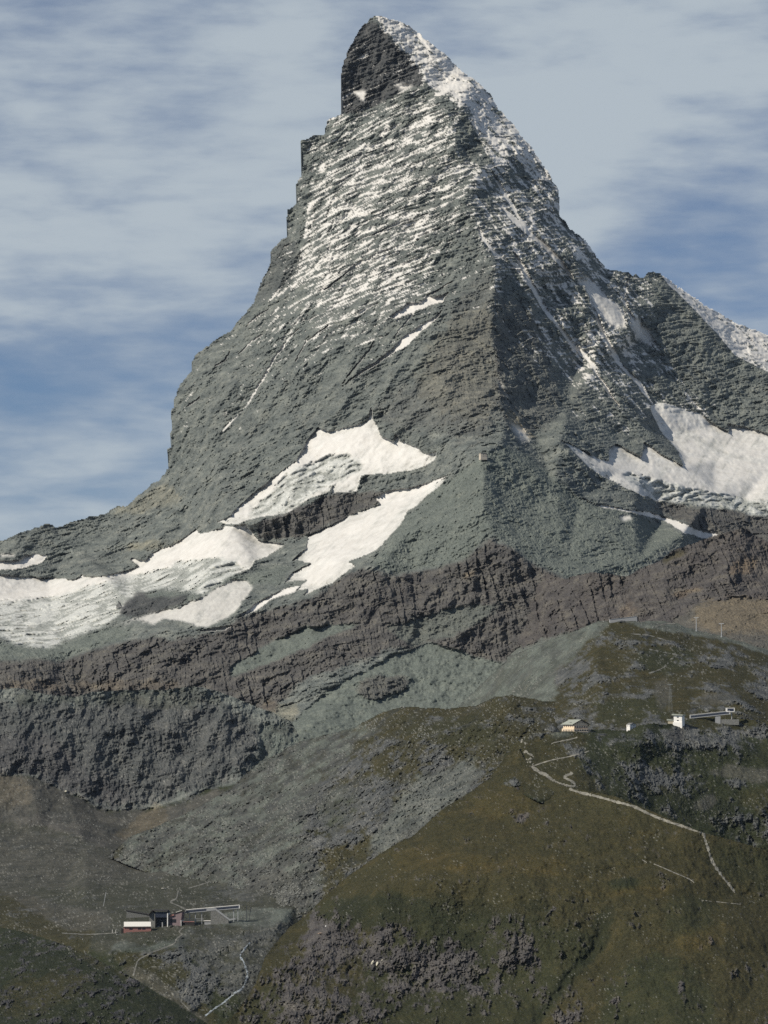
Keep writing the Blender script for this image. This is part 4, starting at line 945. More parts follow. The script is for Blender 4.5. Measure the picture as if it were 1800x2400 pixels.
# ------------------------------------------------------------------ near spur in the lower left corner
G_TOP = [(-120, 2150, 5050), (0, 2172, 4760), (60, 2184, 4620), (108, 2199, 4500), (163, 2217, 4420), (217, 2242, 4340), (307, 2287, 4220), (362, 2322, 4150), (416, 2351, 4100), (481, 2394, 4040), (530, 2440, 3990), (580, 2520, 3930)]
def spur_extra(c):
    k = outcrops(c, 0.28, 22, 'dark')
    stones(c, 0.1)
    return craggy(c, k)
terrain('grassy_spur', [p[:2] for p in G_TOP] + [(-120, 2520)], [G_TOP],
    [(0, 2230, 4450), (100, 2270, 4280), (200, 2320, 4130), (300, 2370, 4030), (400, 2420, 3950), (0, 2320, 4200), (100, 2400, 3990), (0, 2420, 3960), (-120, 2400, 4100), (-120, 2260, 4550), (-120, 2520, 3850), (300, 2520, 3800)],
    ('green', [('shrub', [(-120, 2140), (0, 2165), (108, 2190), (217, 2232), (307, 2278), (416, 2343), (530, 2438), (600, 2530), (-120, 2530)], 10, 0.45, 0.5), ('shrub', [(0, 2180), (108, 2192), (217, 2235), (307, 2280), (416, 2345), (530, 2440), (400, 2440), (300, 2340), (180, 2280), (60, 2250)], 24, 0.6, 1.5), ('grass', [(0, 2310), (120, 2280), (260, 2280), (220, 2320), (100, 2360), (0, 2400)], 30, 0.7, 1.5), ('grass', [(80, 2190), (200, 2230), (320, 2290), (300, 2300), (180, 2240)], 10, 0.5, 1.0)]),  # shade tone painted over the spur's green, along with its shrub cover
    (-70, 580, 2140, 2450), scale=0.5, yq=0.35, seed=95.0, jag=1.2, extra=spur_extra, skirt=(60, 50), label='near dark green spur in the lower left corner')

# ------------------------------------------------------------------ paths, stream
def plain(name, col, rough=0.8, var=0.25, scale=0.8, metal=0.0):
    m, nt, bs = new_mat(name)
    tc = nt.nodes.new('ShaderNodeTexCoord')
    n = nt.nodes.new('ShaderNodeTexNoise')
    n.inputs['Scale'].default_value = scale
    n.inputs['Detail'].default_value = 4.0
    nt.links.new(tc.outputs['Object'], n.inputs['Vector'])
    r = nt.nodes.new('ShaderNodeValToRGB')
    r.color_ramp.elements[0].position = 0.3; r.color_ramp.elements[1].position = 0.7
    r.color_ramp.elements[0].color = (*[c * (1 - var) for c in col], 1)
    r.color_ramp.elements[1].color = (*[min(1, c * (1 + var)) for c in col], 1)
    nt.links.new(n.outputs['Fac'], r.inputs['Fac'])
    nt.links.new(r.outputs['Color'], bs.inputs['Base Color'])
    bs.inputs['Roughness'].default_value = rough
    bs.inputs['Metallic'].default_value = metal
    return m
M_GRAVEL = plain('path_gravel', (0.185, 0.175, 0.145), 0.95, 0.45, 0.12)
M_TRACK = plain('track_gravel', (0.12, 0.118, 0.103), 0.95, 0.5, 0.12)
M_FOAM = plain('stream_water', (0.22, 0.24, 0.25), 0.3, 0.75, 0.12)
def ribbon(name, layer, pts, width, label, mat=M_GRAVEL, ragged=0.35, lift=0.5, gaps=0.0, seed=1):
    """a strip of ground that follows the terrain; width in survey units, each edge set on the ground"""
    r = random.Random(seed)
    pts = [Vector((p[0], p[1])) for p in pts]
    line = []
    for i in range(len(pts) - 1):
        p0, p1, p2, p3 = pts[max(0, i - 1)], pts[i], pts[i + 1], pts[min(len(pts) - 1, i + 2)]
        n = max(2, int((p2 - p1).length / 3.0))
        for k in range(n):
            t = k / n
            line.append(0.5 * ((2 * p1) + (p2 - p0) * t + (2 * p0 - 5 * p1 + 4 * p2 - p3) * t * t + (3 * p1 - p0 - 3 * p2 + p3) * t ** 3))
    line.append(pts[-1])
    vs, fs = [], []
    up = Vector((0.0, -0.75, 0.66)) * lift
    prev = False
    for i, p in enumerate(line):
        a = line[max(0, i - 1)]; b = line[min(len(line) - 1, i + 1)]
        d = (b - a).normalized()
        nrm = Vector((-d.y, d.x))
        w = width * (1 + ragged * (r.random() * 2 - 1)) * 0.5
        j = nrm * (r.random() - 0.5) * ragged * 1.2
        row = [ground(layer, p.x + j.x + nrm.x * w * s, p.y + j.y + nrm.y * w * s) + up * (1.0 if s == 0 else 0.55) for s in (-1, 0, 1)]
        vs += row
        keep = r.random() >= gaps
        if i and keep:
            q = len(vs) - 6
            fs += [(q, q + 1, q + 4, q + 3), (q + 1, q + 2, q + 5, q + 4)]
    me = bpy.data.meshes.new(name)
    me.from_pydata([tuple(v) for v in vs], [], fs)
    me.materials.append(mat)
    o = link(bpy.data.objects.new(name, me))
    o['kind'] = 'structure'; o['label'] = label
    return o
ribbon('footpath', 'plateau', [(1216, 1793), (1234, 1797), (1245, 1799), (1257, 1804), (1266, 1811), (1278, 1815), (1290, 1825), (1310, 1837), (1330, 1842)], 7.0, 'broad pale gravel path descending below the hotel', seed=2, ragged=0.3)
ribbon('footpath', 'plateau', [(1326, 1840), (1338, 1843), (1347, 1842), (1346, 1836), (1336, 1829), (1323, 1823), (1327, 1818), (1341, 1813), (1336, 1810)], 5.0, 'hairpin bend of pale gravel right of the broad path', seed=3, ragged=0.25)
ribbon('footpath', 'plateau', [(1245, 1797), (1288, 1783), (1331, 1774), (1360, 1768), (1381, 1760)], 2.4, 'narrow path slanting up right across the turf below the hotel', seed=4)
ribbon('footpath', 'plateau', [(1234, 1796), (1233, 1772), (1230, 1750), (1231, 1740), (1218, 1736)], 6.0, 'worn stony track climbing to the left end of the plateau', seed=5, ragged=0.8, gaps=0.35)
ribbon('footpath', 'plateau', [(1250, 1792), (1240, 1782), (1250, 1772), (1236, 1766)], 4.0, 'eroded stony side track beside the worn track', seed=6, ragged=0.9, gaps=0.55)
ribbon('footpath', 'plateau', [(1293, 1745), (1298, 1741), (1341, 1732), (1353, 1728)], 2.8, 'short path just below the hotel', seed=7)
ribbon('footpath', 'grassy_ridge', [(1334, 1849), (1360, 1858), (1388, 1864), (1443, 1879), (1486, 1891), (1524, 1909), (1567, 1926), (1611, 1940), (1649, 1952)], 5.6, 'long pale footpath along the crest of the grass ridge', seed=8)
ribbon('footpath', 'grassy_ridge', [(1648, 1953), (1657, 1982), (1670, 2020), (1692, 2053), (1714, 2080), (1722, 2093)], 5.0, 'stony path dropping down the right flank of the grass ridge', seed=9, ragged=0.7)
ribbon('footpath', 'grassy_ridge', [(1505, 2015), (1516, 2022)], 2.2, 'very short pale trail piece on the slope under the ridge crest', seed=10)
ribbon('footpath', 'grassy_ridge', [(1532, 2025), (1540, 2028), (1584, 2047), (1614, 2060), (1627, 2069)], 2.2, 'thin straight trail crossing the middle of the grass slope', seed=11)
ribbon('footpath', 'grassy_ridge', [(1643, 2110), (1692, 2115), (1738, 2120)], 1.6, 'faint level trail near the right edge of the grass slope', seed=12, gaps=0.25)
ribbon('footpath', 'valley', [(418, 2088), (413, 2106), (400, 2114), (420, 2124), (440, 2134)], 3.2, 'grey track zigzagging down behind the valley station', M_TRACK, seed=13)
ribbon('footpath', 'valley', [(506, 2062), (470, 2074), (441, 2082)], 2.4, 'faint track slanting across the turf above the valley station', M_TRACK, seed=14)
ribbon('footpath', 'valley', [(430, 2174), (420, 2184), (427, 2191), (414, 2200), (409, 2211), (385, 2222), (362, 2230), (338, 2242), (325, 2250), (318, 2266), (312, 2288)], 3.0, 'grey track running from the valley station down to the near spur', M_TRACK, seed=15)
ribbon('footpath', 'valley', [(438, 2317), (430, 2333), (425, 2346), (433, 2356), (444, 2368)], 3.4, 'short bend of track low in the valley beside the stream', M_TRACK, seed=16)
ribbon('footpath', 'valley', [(145, 2187), (203, 2190), (270, 2187)], 2.0, 'faint level track left of the red station shed', M_TRACK, seed=17)
ribbon('footpath', 'alpine_hill', [(1482, 1486), (1518, 1489), (1545, 1496), (1562, 1502)], 2.2, 'topmost traverse of the zigzag trail on the alpine hill', M_TRACK, seed=18, gaps=0.1)
ribbon('footpath', 'alpine_hill', [(1536, 1470), (1560, 1462), (1583, 1462)], 2.6, 'pale track by the wedge shaped station on the hilltop', M_TRACK, seed=19)
ribbon('footpath', 'alpine_hill', [(1522, 1522), (1554, 1529), (1587, 1536), (1569, 1547), (1562, 1560), (1540, 1572), (1520, 1578)], 2.4, 'lower bends of the zigzag trail on the alpine hill', M_TRACK, seed=20, gaps=0.2, ragged=0.7)
ribbon('stream', 'valley', [(586, 2209), (572, 2226), (563, 2241), (571, 2254), (575, 2267), (580, 2282), (577, 2297), (568, 2317), (545, 2332), (524, 2350), (500, 2366), (481, 2381)], 3.6, 'white mountain stream tumbling down the gully in the valley', M_FOAM, seed=21, ragged=0.6, gaps=0.0, lift=0.45)
ribbon('stream', 'valley', [(366, 2012), (380, 2020), (396, 2029), (420, 2038)], 3.6, 'upper piece of white stream above the valley station', M_FOAM, seed=22, ragged=0.9, gaps=0.3)

# ------------------------------------------------------------------ building helpers
def bm_box(bm, x0, x1, y0, y1, z0, z1):
    v = [bm.verts.new(p) for p in ((x0, y0, z0), (x1, y0, z0), (x1, y1, z0), (x0, y1, z0), (x0, y0, z1), (x1, y0, z1), (x1, y1, z1), (x0, y1, z1))]
    for f in ((0, 3, 2, 1), (4, 5, 6, 7), (0, 1, 5, 4), (1, 2, 6, 5), (2, 3, 7, 6), (3, 0, 4, 7)):
        bm.faces.new([v[i] for i in f])
def bm_prism(bm, pts, y0, y1):
    """polygon in x, z pulled along y"""
    a = [bm.verts.new((p[0], y0, p[1])) for p in pts]
    b = [bm.verts.new((p[0], y1, p[1])) for p in pts]
    n = len(pts)
    bm.faces.new(a); bm.faces.new(b[::-1])
    for i in range(n):
        bm.faces.new((a[i], b[i], b[(i + 1) % n], a[(i + 1) % n]))
def bm_bar(bm, p, q, w, d=None):
    p, q = Vector(p), Vector(q)
    d = d or w
    ax = (q - p).normalized()
    s = ax.cross(Vector((0, 1, 0)))
    s = (s if s.length > 0.1 else Vector((1, 0, 0))).normalized() * w / 2
    t = ax.cross(s).normalized() * d / 2
    vs = [bm.verts.new(c + s * i + t * j) for c in (p, q) for i, j in ((-1, -1), (1, -1), (1, 1), (-1, 1))]
    for f in ((0, 3, 2, 1), (4, 5, 6, 7), (0, 1, 5, 4), (1, 2, 6, 5), (2, 3, 7, 6), (3, 0, 4, 7)):
        bm.faces.new([vs[i] for i in f])
def done(name, bm, mat, parent=None):
    bmesh.ops.recalc_face_normals(bm, faces=bm.faces)
    me = bpy.data.meshes.new(name)
    bm.to_mesh(me); bm.free()
    me.materials.append(mat)
    o = link(bpy.data.objects.new(name, me))
    o.parent = parent
    return o
def part(name, mat, parent, *boxes):
    bm = bmesh.new()
    for b in boxes:
        bm_box(bm, *b)
    return done(name, bm, mat, parent)
def prism(name, mat, parent, pts, y0, y1):
    bm = bmesh.new()
    bm_prism(bm, pts, y0, y1)
    return done(name, bm, mat, parent)
def bars(name, mat, parent, *segs):
    bm = bmesh.new()
    for s in segs:
        bm_bar(bm, *s)
    return done(name, bm, mat, parent)
def thing(name, label, cat, loc, rotz=0.0, group=None, tilt=0.0):
    o = link(bpy.data.objects.new(name, None))
    o.location = loc; o.rotation_euler = (0, math.radians(tilt), math.radians(rotz))
    o.empty_display_size = 1.0
    o['label'] = label; o['category'] = cat
    if group:
        o['group'] = group
    return o
M_GLASS = plain('window_glass', (0.022, 0.022, 0.028), 0.25, 0.3)
def windows(parent, spots, w, h, side='front', at=0.0, sill=None, depth=0.12):
    """one window object for every opening; the mesh is shared"""
    bm = bmesh.new()
    if side == 'front':
        bm_box(bm, -w / 2, w / 2, -depth, depth, -h / 2, h / 2)
    else:
        bm_box(bm, -depth, depth, -w / 2, w / 2, -h / 2, h / 2)
    first = done('window', bm, M_GLASS, parent)
    for i, (a, z) in enumerate(spots):
        o = first
        if i:
            o = first.copy(); link(o); o.parent = parent
        o.location = (a, at, z) if side == 'front' else (at, a, z)
M_CREAM = plain('cream_render', (0.72, 0.58, 0.42), 0.9, 0.08)
M_WOOD = plain('brown_timber', (0.34, 0.235, 0.17), 0.85, 0.3)
M_ROOF = plain('slate_roof', (0.30, 0.315, 0.27), 0.8, 0.15)
M_FASCIA = plain('dark_fascia', (0.030, 0.026, 0.024), 0.8, 0.2)
M_WHITE = plain('white_render', (0.78, 0.76, 0.72), 0.85, 0.06)
M_GREYW = plain('grey_concrete', (0.30, 0.305, 0.31), 0.9, 0.15)
M_STONE = plain('grey_stonework', (0.17, 0.17, 0.16), 0.95, 0.35)
M_STEEL = plain('galvanised_steel', (0.36, 0.37, 0.38), 0.55, 0.1)
M_DARKS = plain('dark_steel', (0.045, 0.05, 0.06), 0.5, 0.2)
M_PANEL = plain('dark_blue_panel', (0.030, 0.036, 0.055), 0.35, 0.2)
M_RED = plain('red_brown_cladding', (0.30, 0.145, 0.125), 0.85, 0.2)
M_MAUVE = plain('mauve_cladding', (0.20, 0.15, 0.155), 0.85, 0.2)
M_SHEET = plain('white_sheet_roof', (0.72, 0.69, 0.63), 0.6, 0.05)

# ------------------------------------------------------------------ hotel: gable front turned right, long side facing left
def sit(layer, u, v, dz=0.0):
    p = ground(layer, u, v)
    return Vector((p.x, p.y, p.z + dz))
hl = sit('plateau', 1345, 1715, 0.2)
hotel = thing('hotel', 'cream three storey hotel with gabled roof standing on the plateau edge', 'hotel', hl, 25)
part('ground_floor', M_CREAM, hotel, (0, 24, 0, 38, -6, 4.6), (23.99, 30, 3, 16, -6, 4.4))
part('terrace_wall', M_STONE, hotel, (-0.6, 32, -1.2, 0, -6, -0.6), (-1.2, -0.6, -1.2, 46, -6, -1.2))
part('upper_wall', M_CREAM, hotel, (1.5, 24.5, 2.0, 36.5, 4.6, 11.0))
prism('gable', M_CREAM, hotel, [(1.5, 11.0), (24.5, 11.0), (13.0, 16.6)], 2.1, 36.4)
bm = bmesh.new()
for sx in (-1, 1):
    bm_prism(bm, [(13.0, 17.9), (13.0 + sx * 14.4, 10.9), (13.0 + sx * 14.4, 10.3), (13.0, 17.2)], 0.2, 38.2)
roof = done('roof', bm, M_ROOF, hotel)
bm = bmesh.new()
for sx in (-1, 1):
    bm_prism(bm, [(13.0, 18.1), (13.0 + sx * 14.7, 10.95), (13.0 + sx * 14.7, 9.9), (13.0, 16.9)], -0.1, 0.19)
done('barge_board', bm, M_FASCIA, roof)
part('skylight', M_FASCIA, roof, (3.2, 6.2, 14, 20, 13.6, 13.9))
part('balcony', M_WOOD, hotel, (1.5, 24.5, 0.9, 2.0, 4.9, 5.6), (3, 23, 1.6, 2.0, 9.4, 9.7))
windows(hotel, [(3 + i * 4.0, 2.0) for i in range(6)], 2.6, 2.0, 'front', 0.0)
windows(hotel, [(3.4 + i * 3.9, 6.9) for i in range(6)], 2.0, 1.9, 'front', 2.0)
windows(hotel, [(7.5, 13.0), (11.2, 13.2), (14.8, 13.2), (18.4, 13.0)], 1.2, 1.4, 'front', 2.1)
windows(hotel, [(27.6, 1.8), (29.6, 1.8)], 1.3, 1.4, 'front', 3.0)
windows(hotel, [(2.8 + i * 5.0, 1.8) for i in range(7)], 2.0, 2.2, 'side', 0.0)
windows(hotel, [(6 + i * 6.6, 7.4) for i in range(5)], 1.6, 1.7, 'side', 1.5)

hut = thing('stone_hut', 'low flat roofed stone hut in the grass right of the hotel', 'hut', sit('plateau', 1411, 1724, 0), 8)
part('wall', M_STONE, hut, (-5, 5, 0, 6, -1.5, 2.2))
part('roof', M_GREYW, hut, (-5.5, 5.5, -0.5, 6.5, 2.2, 2.6))
part('door', M_FASCIA, hut, (2.8, 4.2, -0.1, 0.1, 0, 1.9))

wl = sit('plateau', 1482, 1709, -1.0)
house = thing('white_house', 'small white house with dark windows half hidden behind a grass hump', 'house', wl + Vector((0, 14, 0)), 30)
part('wall', M_WHITE, house, (-5.5, 5.5, -4, 5, -3, 8.6))
prism('roof', M_STONE, house, [(-6.2, 8.6), (6.2, 8.6), (0, 11.0)], -4.8, 5.8)
windows(house, [(-3, 6.6), (0.4, 6.6), (3.4, 6.6), (-3, 3.2), (0.4, 3.2)], 1.2, 1.7, 'front', -4.0)
windows(house, [(-2, 6.4), (2, 6.4)], 1.2, 1.7, 'side', -5.5)

M_ANNEX = plain('ochre_stonework', (0.36, 0.32, 0.24), 0.95, 0.25)
tl = sit('plateau', 1588, 1702, -1.0)
tower = thing('cable_car_station', 'tall white cable car station with a small stone annex left of it', 'cable car station', tl, -24)
part('tower_wall', M_WHITE, tower, (-6, 7, 0, 12, -4, 17.0))
part('plinth', M_WHITE, tower, (-6.8, 7.8, -1.6, 0, -4, 7.0))
prism('tower_roof', M_ROOF, tower, [(-8.5, 17.4), (8.8, 17.0), (8.8, 18.0), (-8.5, 19.6)], -2.2, 14)
part('annex_wall', M_ANNEX, tower, (-16, -6.01, 2, 11, -4, 9.4))
prism('annex_roof', M_ROOF, tower, [(-17.4, 9.6), (-6.02, 9.2), (-6.02, 10.0), (-17.4, 11.6)], 0.8, 12)
windows(tower, [(0.5, 14.4), (0.5, 9.6)], 3.0, 1.5, 'front', 0.0)
part('door', M_FASCIA, tower, (-9.4, -7.4, 1.9, 2.1, 0, 4.2))

def chairlift(name, label, loc, length, rot, tilt, thick, leg_h, hood):
    """long raised terminal: a tilted box beam with dark glazing, light edges and a drive housing"""
    t = thing(name, label, 'chairlift station', loc, rot)
    k = math.tan(math.radians(tilt))
    def z(x):
        return leg_h + (x + length / 2) * k
    a, b = -length / 2, length / 2
    beam = prism('beam', M_STEEL, t, [(a, z(a)), (b, z(b)), (b, z(b) + thick), (a, z(a) + thick)], -3.0, 3.0)
    prism('glazing', M_PANEL, t, [(a + 0.8, z(a) + thick * 0.22), (b - 0.8, z(b) + thick * 0.22), (b - 0.8, z(b) + thick * 0.80), (a + 0.8, z(a) + thick * 0.80)], -3.12, -2.9)
    part('end_cap', M_WHITE, t, (a - 0.7, a - 0.01, -3.2, 3.2, z(a) - 0.2, z(a) + thick + 0.2))
    part('end_cap', M_WHITE, t, (b + 0.01, b + 0.7, -3.2, 3.2, z(b) - 0.2, z(b) + thick + 0.2))
    prism('roof_edge', M_SHEET, t, [(a, z(a) + thick), (b, z(b) + thick), (b, z(b) + thick + 0.5), (a, z(a) + thick + 0.5)], -3.4, 3.4)
    return t, z
cl, cz = chairlift('chairlift_station', 'long tilted chairlift terminal right of the white station tower', sit('plateau', 1664, 1690, 0), 60, -4, 6.0, 5.0, 4.0, True)
part('support', M_GREYW, cl, (8.0, 16.0, -2, 2, -6, 7.6))
part('support', M_GREYW, cl, (-24, -20, -1.5, 1.5, -8, 4.6))
part('drive_housing', M_WHITE, cl, (25, 37, -3.6, 3.6, cz(30) + 3.4, cz(30) + 4.4), (24, 37.6, -3.6, 3.6, cz(30) + 9.0, cz(30) + 9.8), (24.0, 26.5, -3.5, 3.5, cz(30) + 4.41, cz(30) + 8.99), (36.4, 37.4, -3.5, 3.5, cz(30) + 4.41, cz(30) + 8.99))
part('drive_window', M_PANEL, cl, (26.51, 36.39, -3.2, 3.2, cz(30) + 4.42, cz(30) + 8.98))
part('platform', M_STONE, cl, (17, 44, -2, 4, -6, 2.6))
bars('leg', M_STEEL, cl, ((33, 0, -4), (33, 0, cz(30) + 3.4), 1.2))

# ------------------------------------------------------------------ wedge shaped station and pylons on the alpine hill
wd = sit('alpine_hill', 1462, 1456, -1.5)
wedge = thing('lift_station', 'low grey wedge shaped building on the hilltop below the brown cliffs', 'building', wd, 4)
prism('wall', M_GREYW, wedge, [(-25, -3), (25, -3), (24, 9.4), (-25, 3.4)], 0, 14)
prism('roof', M_STEEL, wedge, [(-25.5, 3.5), (24.4, 9.6), (24.4, 10.1), (-25.5, 4.0)], -0.6, 14.6)
part('end_wall', M_FASCIA, wedge, (25.01, 27.5, 0.5, 13, -3, 7.8))
def pylon(label, loc, h, arm, group=None):
    t = thing('lift_pylon', label, 'pylon', loc, -20, group)
    bm = bmesh.new()
    bmesh.ops.create_cone(bm, cap_ends=True, segments=8, radius1=0.95, radius2=0.55, depth=h, matrix=Matrix.Translation((0, 0, h / 2)))
    done('mast', bm, M_STEEL, t)
    part('crossarm', M_STEEL, t, (-arm, arm, -0.4, 0.4, h - 0.4, h + 0.5))
    for s in (-1, 1):
        part('sheave_train', M_DARKS, t, (s * arm - 0.5, s * arm + 0.5, -2.4, 2.4, h - 1.2, h - 0.41))
    part('footing', M_GREYW, t, (-1.6, 1.6, -1.6, 1.6, -3, 0.8))
    return t
pylon('lift pylon nearer the wedge shaped hilltop station', sit('alpine_hill', 1632, 1479), 24, 4.6, 'pylons on the alpine hill')
pylon('lift pylon farther right on the scree edge of the alpine hill', sit('alpine_hill', 1691, 1493), 24, 4.6, 'pylons on the alpine hill')
M_LATT = plain('weathered_zinc', (0.24, 0.25, 0.235), 0.8, 0.2)
lt = thing('lattice_tower', 'pale lattice cable tower standing behind the white station', 'tower', sit('alpine_hill', 1571, 1668, -2), 10)
H = 44.0
for sx in (-1, 1):
    for sy in (-1, 1):
        bars('leg', M_LATT, lt, ((sx * 3.2, sy * 3.2, -2), (sx * 0.9, sy * 0.9, H), 0.16))
segs = []
for k in range(9):
    z0, z1 = k * H / 9, (k + 1) * H / 9
    r0, r1 = 3.2 - 2.3 * z0 / H, 3.2 - 2.3 * z1 / H
    for s in (-1, 1):
        segs += [((-r0, s * r0, z0), (r1, s * r1, z1), 0.11), ((r0, s * r0, z0), (-r1, s * r1, z1), 0.11), ((-r1, s * r1, z1), (r1, s * r1, z1), 0.11)]
bars('bracing', M_LATT, lt, *segs)
part('head', M_LATT, lt, (-4, 4, -0.8, 0.8, H, H + 1.4))
pole = thing('signpost', 'thin dark post beside the wedge shaped hilltop station', 'post', sit('alpine_hill', 1528, 1459), 0)
bars('post', M_FASCIA, pole, ((0, 0, -1), (0, 0, 4.2), 0.5))
part('board', M_FASCIA, pole, (-1.0, 1.2, -0.1, 0.1, 3.0, 4.0))

# ------------------------------------------------------------------ mountain hut on the rock ridge
mh = thing('mountain_hut', 'small cream mountain hut on the rocky ridge shoulder of the great peak', 'hut', sit('mountain', 1131, 1072, -2) + Vector((0, -24, 0)), 18)
M_HUT = plain('weathered_render', (0.50, 0.44, 0.36), 0.9, 0.12)
part('wall', M_HUT, mh, (-5, 9.5, 0, 12, -5, 9.5))
part('roof', M_FASCIA, mh, (-5.5, 10.0, -0.5, 12.5, 9.5, 10.3))
part('annex', M_HUT, mh, (9.51, 12.5, 2, 8, -5, 4.5))
windows(mh, [(1.0 + 4.0 * i, z) for z in (7.2, 3.4) for i in range(3)], 1.5, 1.8, 'front', 0.0)
windows(mh, [(3.5, 7.0), (8.0, 7.0)], 1.3, 1.6, 'side', -5.0)

# ------------------------------------------------------------------ valley station
vr = sit('valley', 322, 2184, 0)
shed = thing('red_shed', 'long low red shed with a bright white roof in the valley', 'shed', vr, 6)
part('wall', M_RED, shed, (-19, 19, 0, 14, -4, 7.0))
prism('roof', M_SHEET, shed, [(-19.6, 7.2), (19.2, 7.2), (19.2, 7.6), (-19.6, 7.6)], -0.8, 0.2)
bm = bmesh.new()
vv_ = [bm.verts.new(p) for p in ((-18.5, 0.3, 7.8), (19.0, 0.3, 7.8), (19.0, 12, 13.4), (-18.5, 12, 13.4), (-18.5, 12, 7.2), (19.0, 12, 7.2), (-18.5, 0.3, 7.2), (19.0, 0.3, 7.2))]
for f in ((0, 1, 2, 3), (3, 2, 5, 4), (0, 3, 4, 6), (1, 7, 5, 2), (0, 6, 7, 1), (6, 4, 5, 7)):
    bm.faces.new([vv_[i] for i in f])
done('roof_slope', bm, M_SHEET, shed)
part('eave', M_FASCIA, shed, (-19.5, 19.1, -1.0, -0.81, 6.0, 7.1))
windows(shed, [(-9.0, 4.0), (3.0, 4.2), (9.0, 4.2)], 4.6, 2.2, 'front', 0.0)
part('doorway', M_FASCIA, shed, (-22.5, -19.01, 1.5, 6, -3, 4.6))
grey = thing('grey_shed', 'long dull grey shed with a sloping dark roofline behind the red shed', 'shed', sit('valley', 326, 2160, 0) + Vector((0, 40, 0)), 4)
prism('wall', M_STONE, grey, [(-21, -6), (19, -6), (19, 5.5), (-21, 13.0)], 0, 15)
prism('roof', M_FASCIA, grey, [(-21.5, 13.1), (19.5, 5.6), (19.5, 6.5), (-21.5, 14.0)], -0.8, 15.8)
windows(grey, [(8.0, 2.6)], 3.2, 1.6, 'front', 0.0)
ms = sit('valley', 377, 2176, -1.0)
hall = thing('gondola_station', 'gondola station hall with a dark pitched roof and deep open front', 'gondola station', ms + Vector((0, 6, 0)), -4)
part('side_wall', M_STONE, hall, (-9.6, -8.6, 0, 24, -4, 21))
part('side_wall', M_WHITE, hall, (8.4, 9.6, -0.4, 24, -4, 22))
part('back_wall', M_DARKS, hall, (-8.59, 8.39, 14, 15, -4, 23))
part('floor', M_GREYW, hall, (-8.59, 8.39, 0, 13.9, -4, 0.5))
prism('gable_wall', M_STONE, hall, [(-17, -4), (-9.61, -4), (-9.61, 22), (-13, 24.0), (-17, 19)], 3, 20)
prism('roof', M_FASCIA, hall, [(-18.5, 18.0), (-12.5, 25.2), (8.0, 24.6), (9.8, 22.2), (9.8, 23.0), (8.2, 25.5), (-12.7, 26.2), (-19.2, 18.4)], -2.5, 22)
part('transom', M_PANEL, hall, (-8.58, 8.38, 0.5, 1.0, 16.0, 23.4))
part('gondola_cabin', M_GREYW, hall, (-6.5, -3.5, 6, 9, 0.8, 3.6))
part('pillar', M_GREYW, hall, (0.5, 2.0, 3, 4.4, 0.51, 9.0))
wing = thing('mauve_building', 'mauve building with an upswept roof joined to the gondola hall', 'building', ms + Vector((19.2, 8, 0)), -10)
prism('wall', M_MAUVE, wing, [(-8.0, -4), (6.6, -4), (10.4, 24.0), (-8.0, 18.5)], 0, 16)
prism('roof', M_FASCIA, wing, [(-8.4, 18.7), (12.2, 25.2), (12.2, 26.2), (-8.4, 19.7)], -1.2, 17)
prism('roof_light', M_SHEET, wing, [(1.5, 22.9), (10.2, 25.65), (10.2, 26.2), (1.5, 23.5)], -1.5, -1.21)
prism('sign_band', M_RED, wing, [(-7.4, 17.0), (-1.0, 18.6), (-1.0, 20.6), (-7.4, 19.2)], -1.7, -1.21)
part('end_fin', M_WHITE, wing, (8.6, 9.2, -0.6, 16.4, -4, 12))
windows(wing, [(-2.4, 11.0)], 8.6, 5.0, 'front', 0.0)
windows(wing, [(-1.5, 1.5), (2.2, 1.5)], 1.6, 4.6, 'front', 0.0)
dock = thing('loading_dock', 'low dark loading dock between the gondola hall and the chairlift', 'dock', sit('valley', 436, 2170, 0) + Vector((0, 6, 0)), 0)
part('deck', M_FASCIA, dock, (-11.5, 11.5, 0, 8, -3, 3.6))
part('roof', M_RED, dock, (-12, 11, -0.8, 8.8, 5.0, 5.8))
for px in (-10, 0, 9.6):
    part('post', M_STEEL, dock, (px - 0.25, px + 0.25, 0.2, 0.7, 3.61, 4.99))
ch, cz2 = chairlift('chairlift_station', 'long white edged chairlift terminal with a wedge canopy in the valley', sit('valley', 497, 2168, 0) + Vector((0, 10, 0)), 76, -2, 5.2, 4.4, 16.0, True)
prism('canopy', M_GREYW, ch, [(-8, 22.6), (2, 24.2), (6, 22.5), (25, 8.2), (33, 9.4), (33, 7.6), (24, 6.2), (5, 20.2), (-8, 19.0)], -6.0, -3.5)
prism('canopy_wall', M_STONE, ch, [(-2, -4), (23, -4), (23, 6.0), (5, 20.0), (-2, 18.8)], -5.6, 3.0)
part('hut', M_GREYW, ch, (-11, -2.01, -4, 2, -4, 5.0))
part('hut_roof', M_SHEET, ch, (-12, -2.02, -5, 3, 5.01, 5.8))
for px in (-32, -24, -15, 30, 36):
    bars('leg', M_STEEL, ch, ((px, 0, -6), (px, 0, cz2(px)), 0.9))
part('rail', M_STEEL, ch, (-36, -12, -3.5, -3.3, 6.0, 6.4), (-36, -12, -3.5, -3.3, 8.0, 8.4))
for i, (u_, v_, h_, dx, lab) in enumerate(((577, 2158, 20, 0.5, 'left of two thin lift posts beside the valley chairlift'), (584, 2157, 17, 2.0, 'right of two thin lift posts beside the valley chairlift'))):
    t = thing('lift_post', lab, 'post', sit('valley', u_, v_), 0, 'posts beside the valley chairlift')
    bars('mast', M_DARKS, t, ((0, 0, -1), (dx, 0, h_), 0.7))
    part('cap', M_DARKS, t, (dx - 1.2, dx + 1.2, -0.4, 0.4, h_, h_ + 0.6))
t = thing('leaning_mast', 'pale slender mast leaning slightly on the slope left of the valley station', 'mast', sit('valley', 242, 2124), 0)
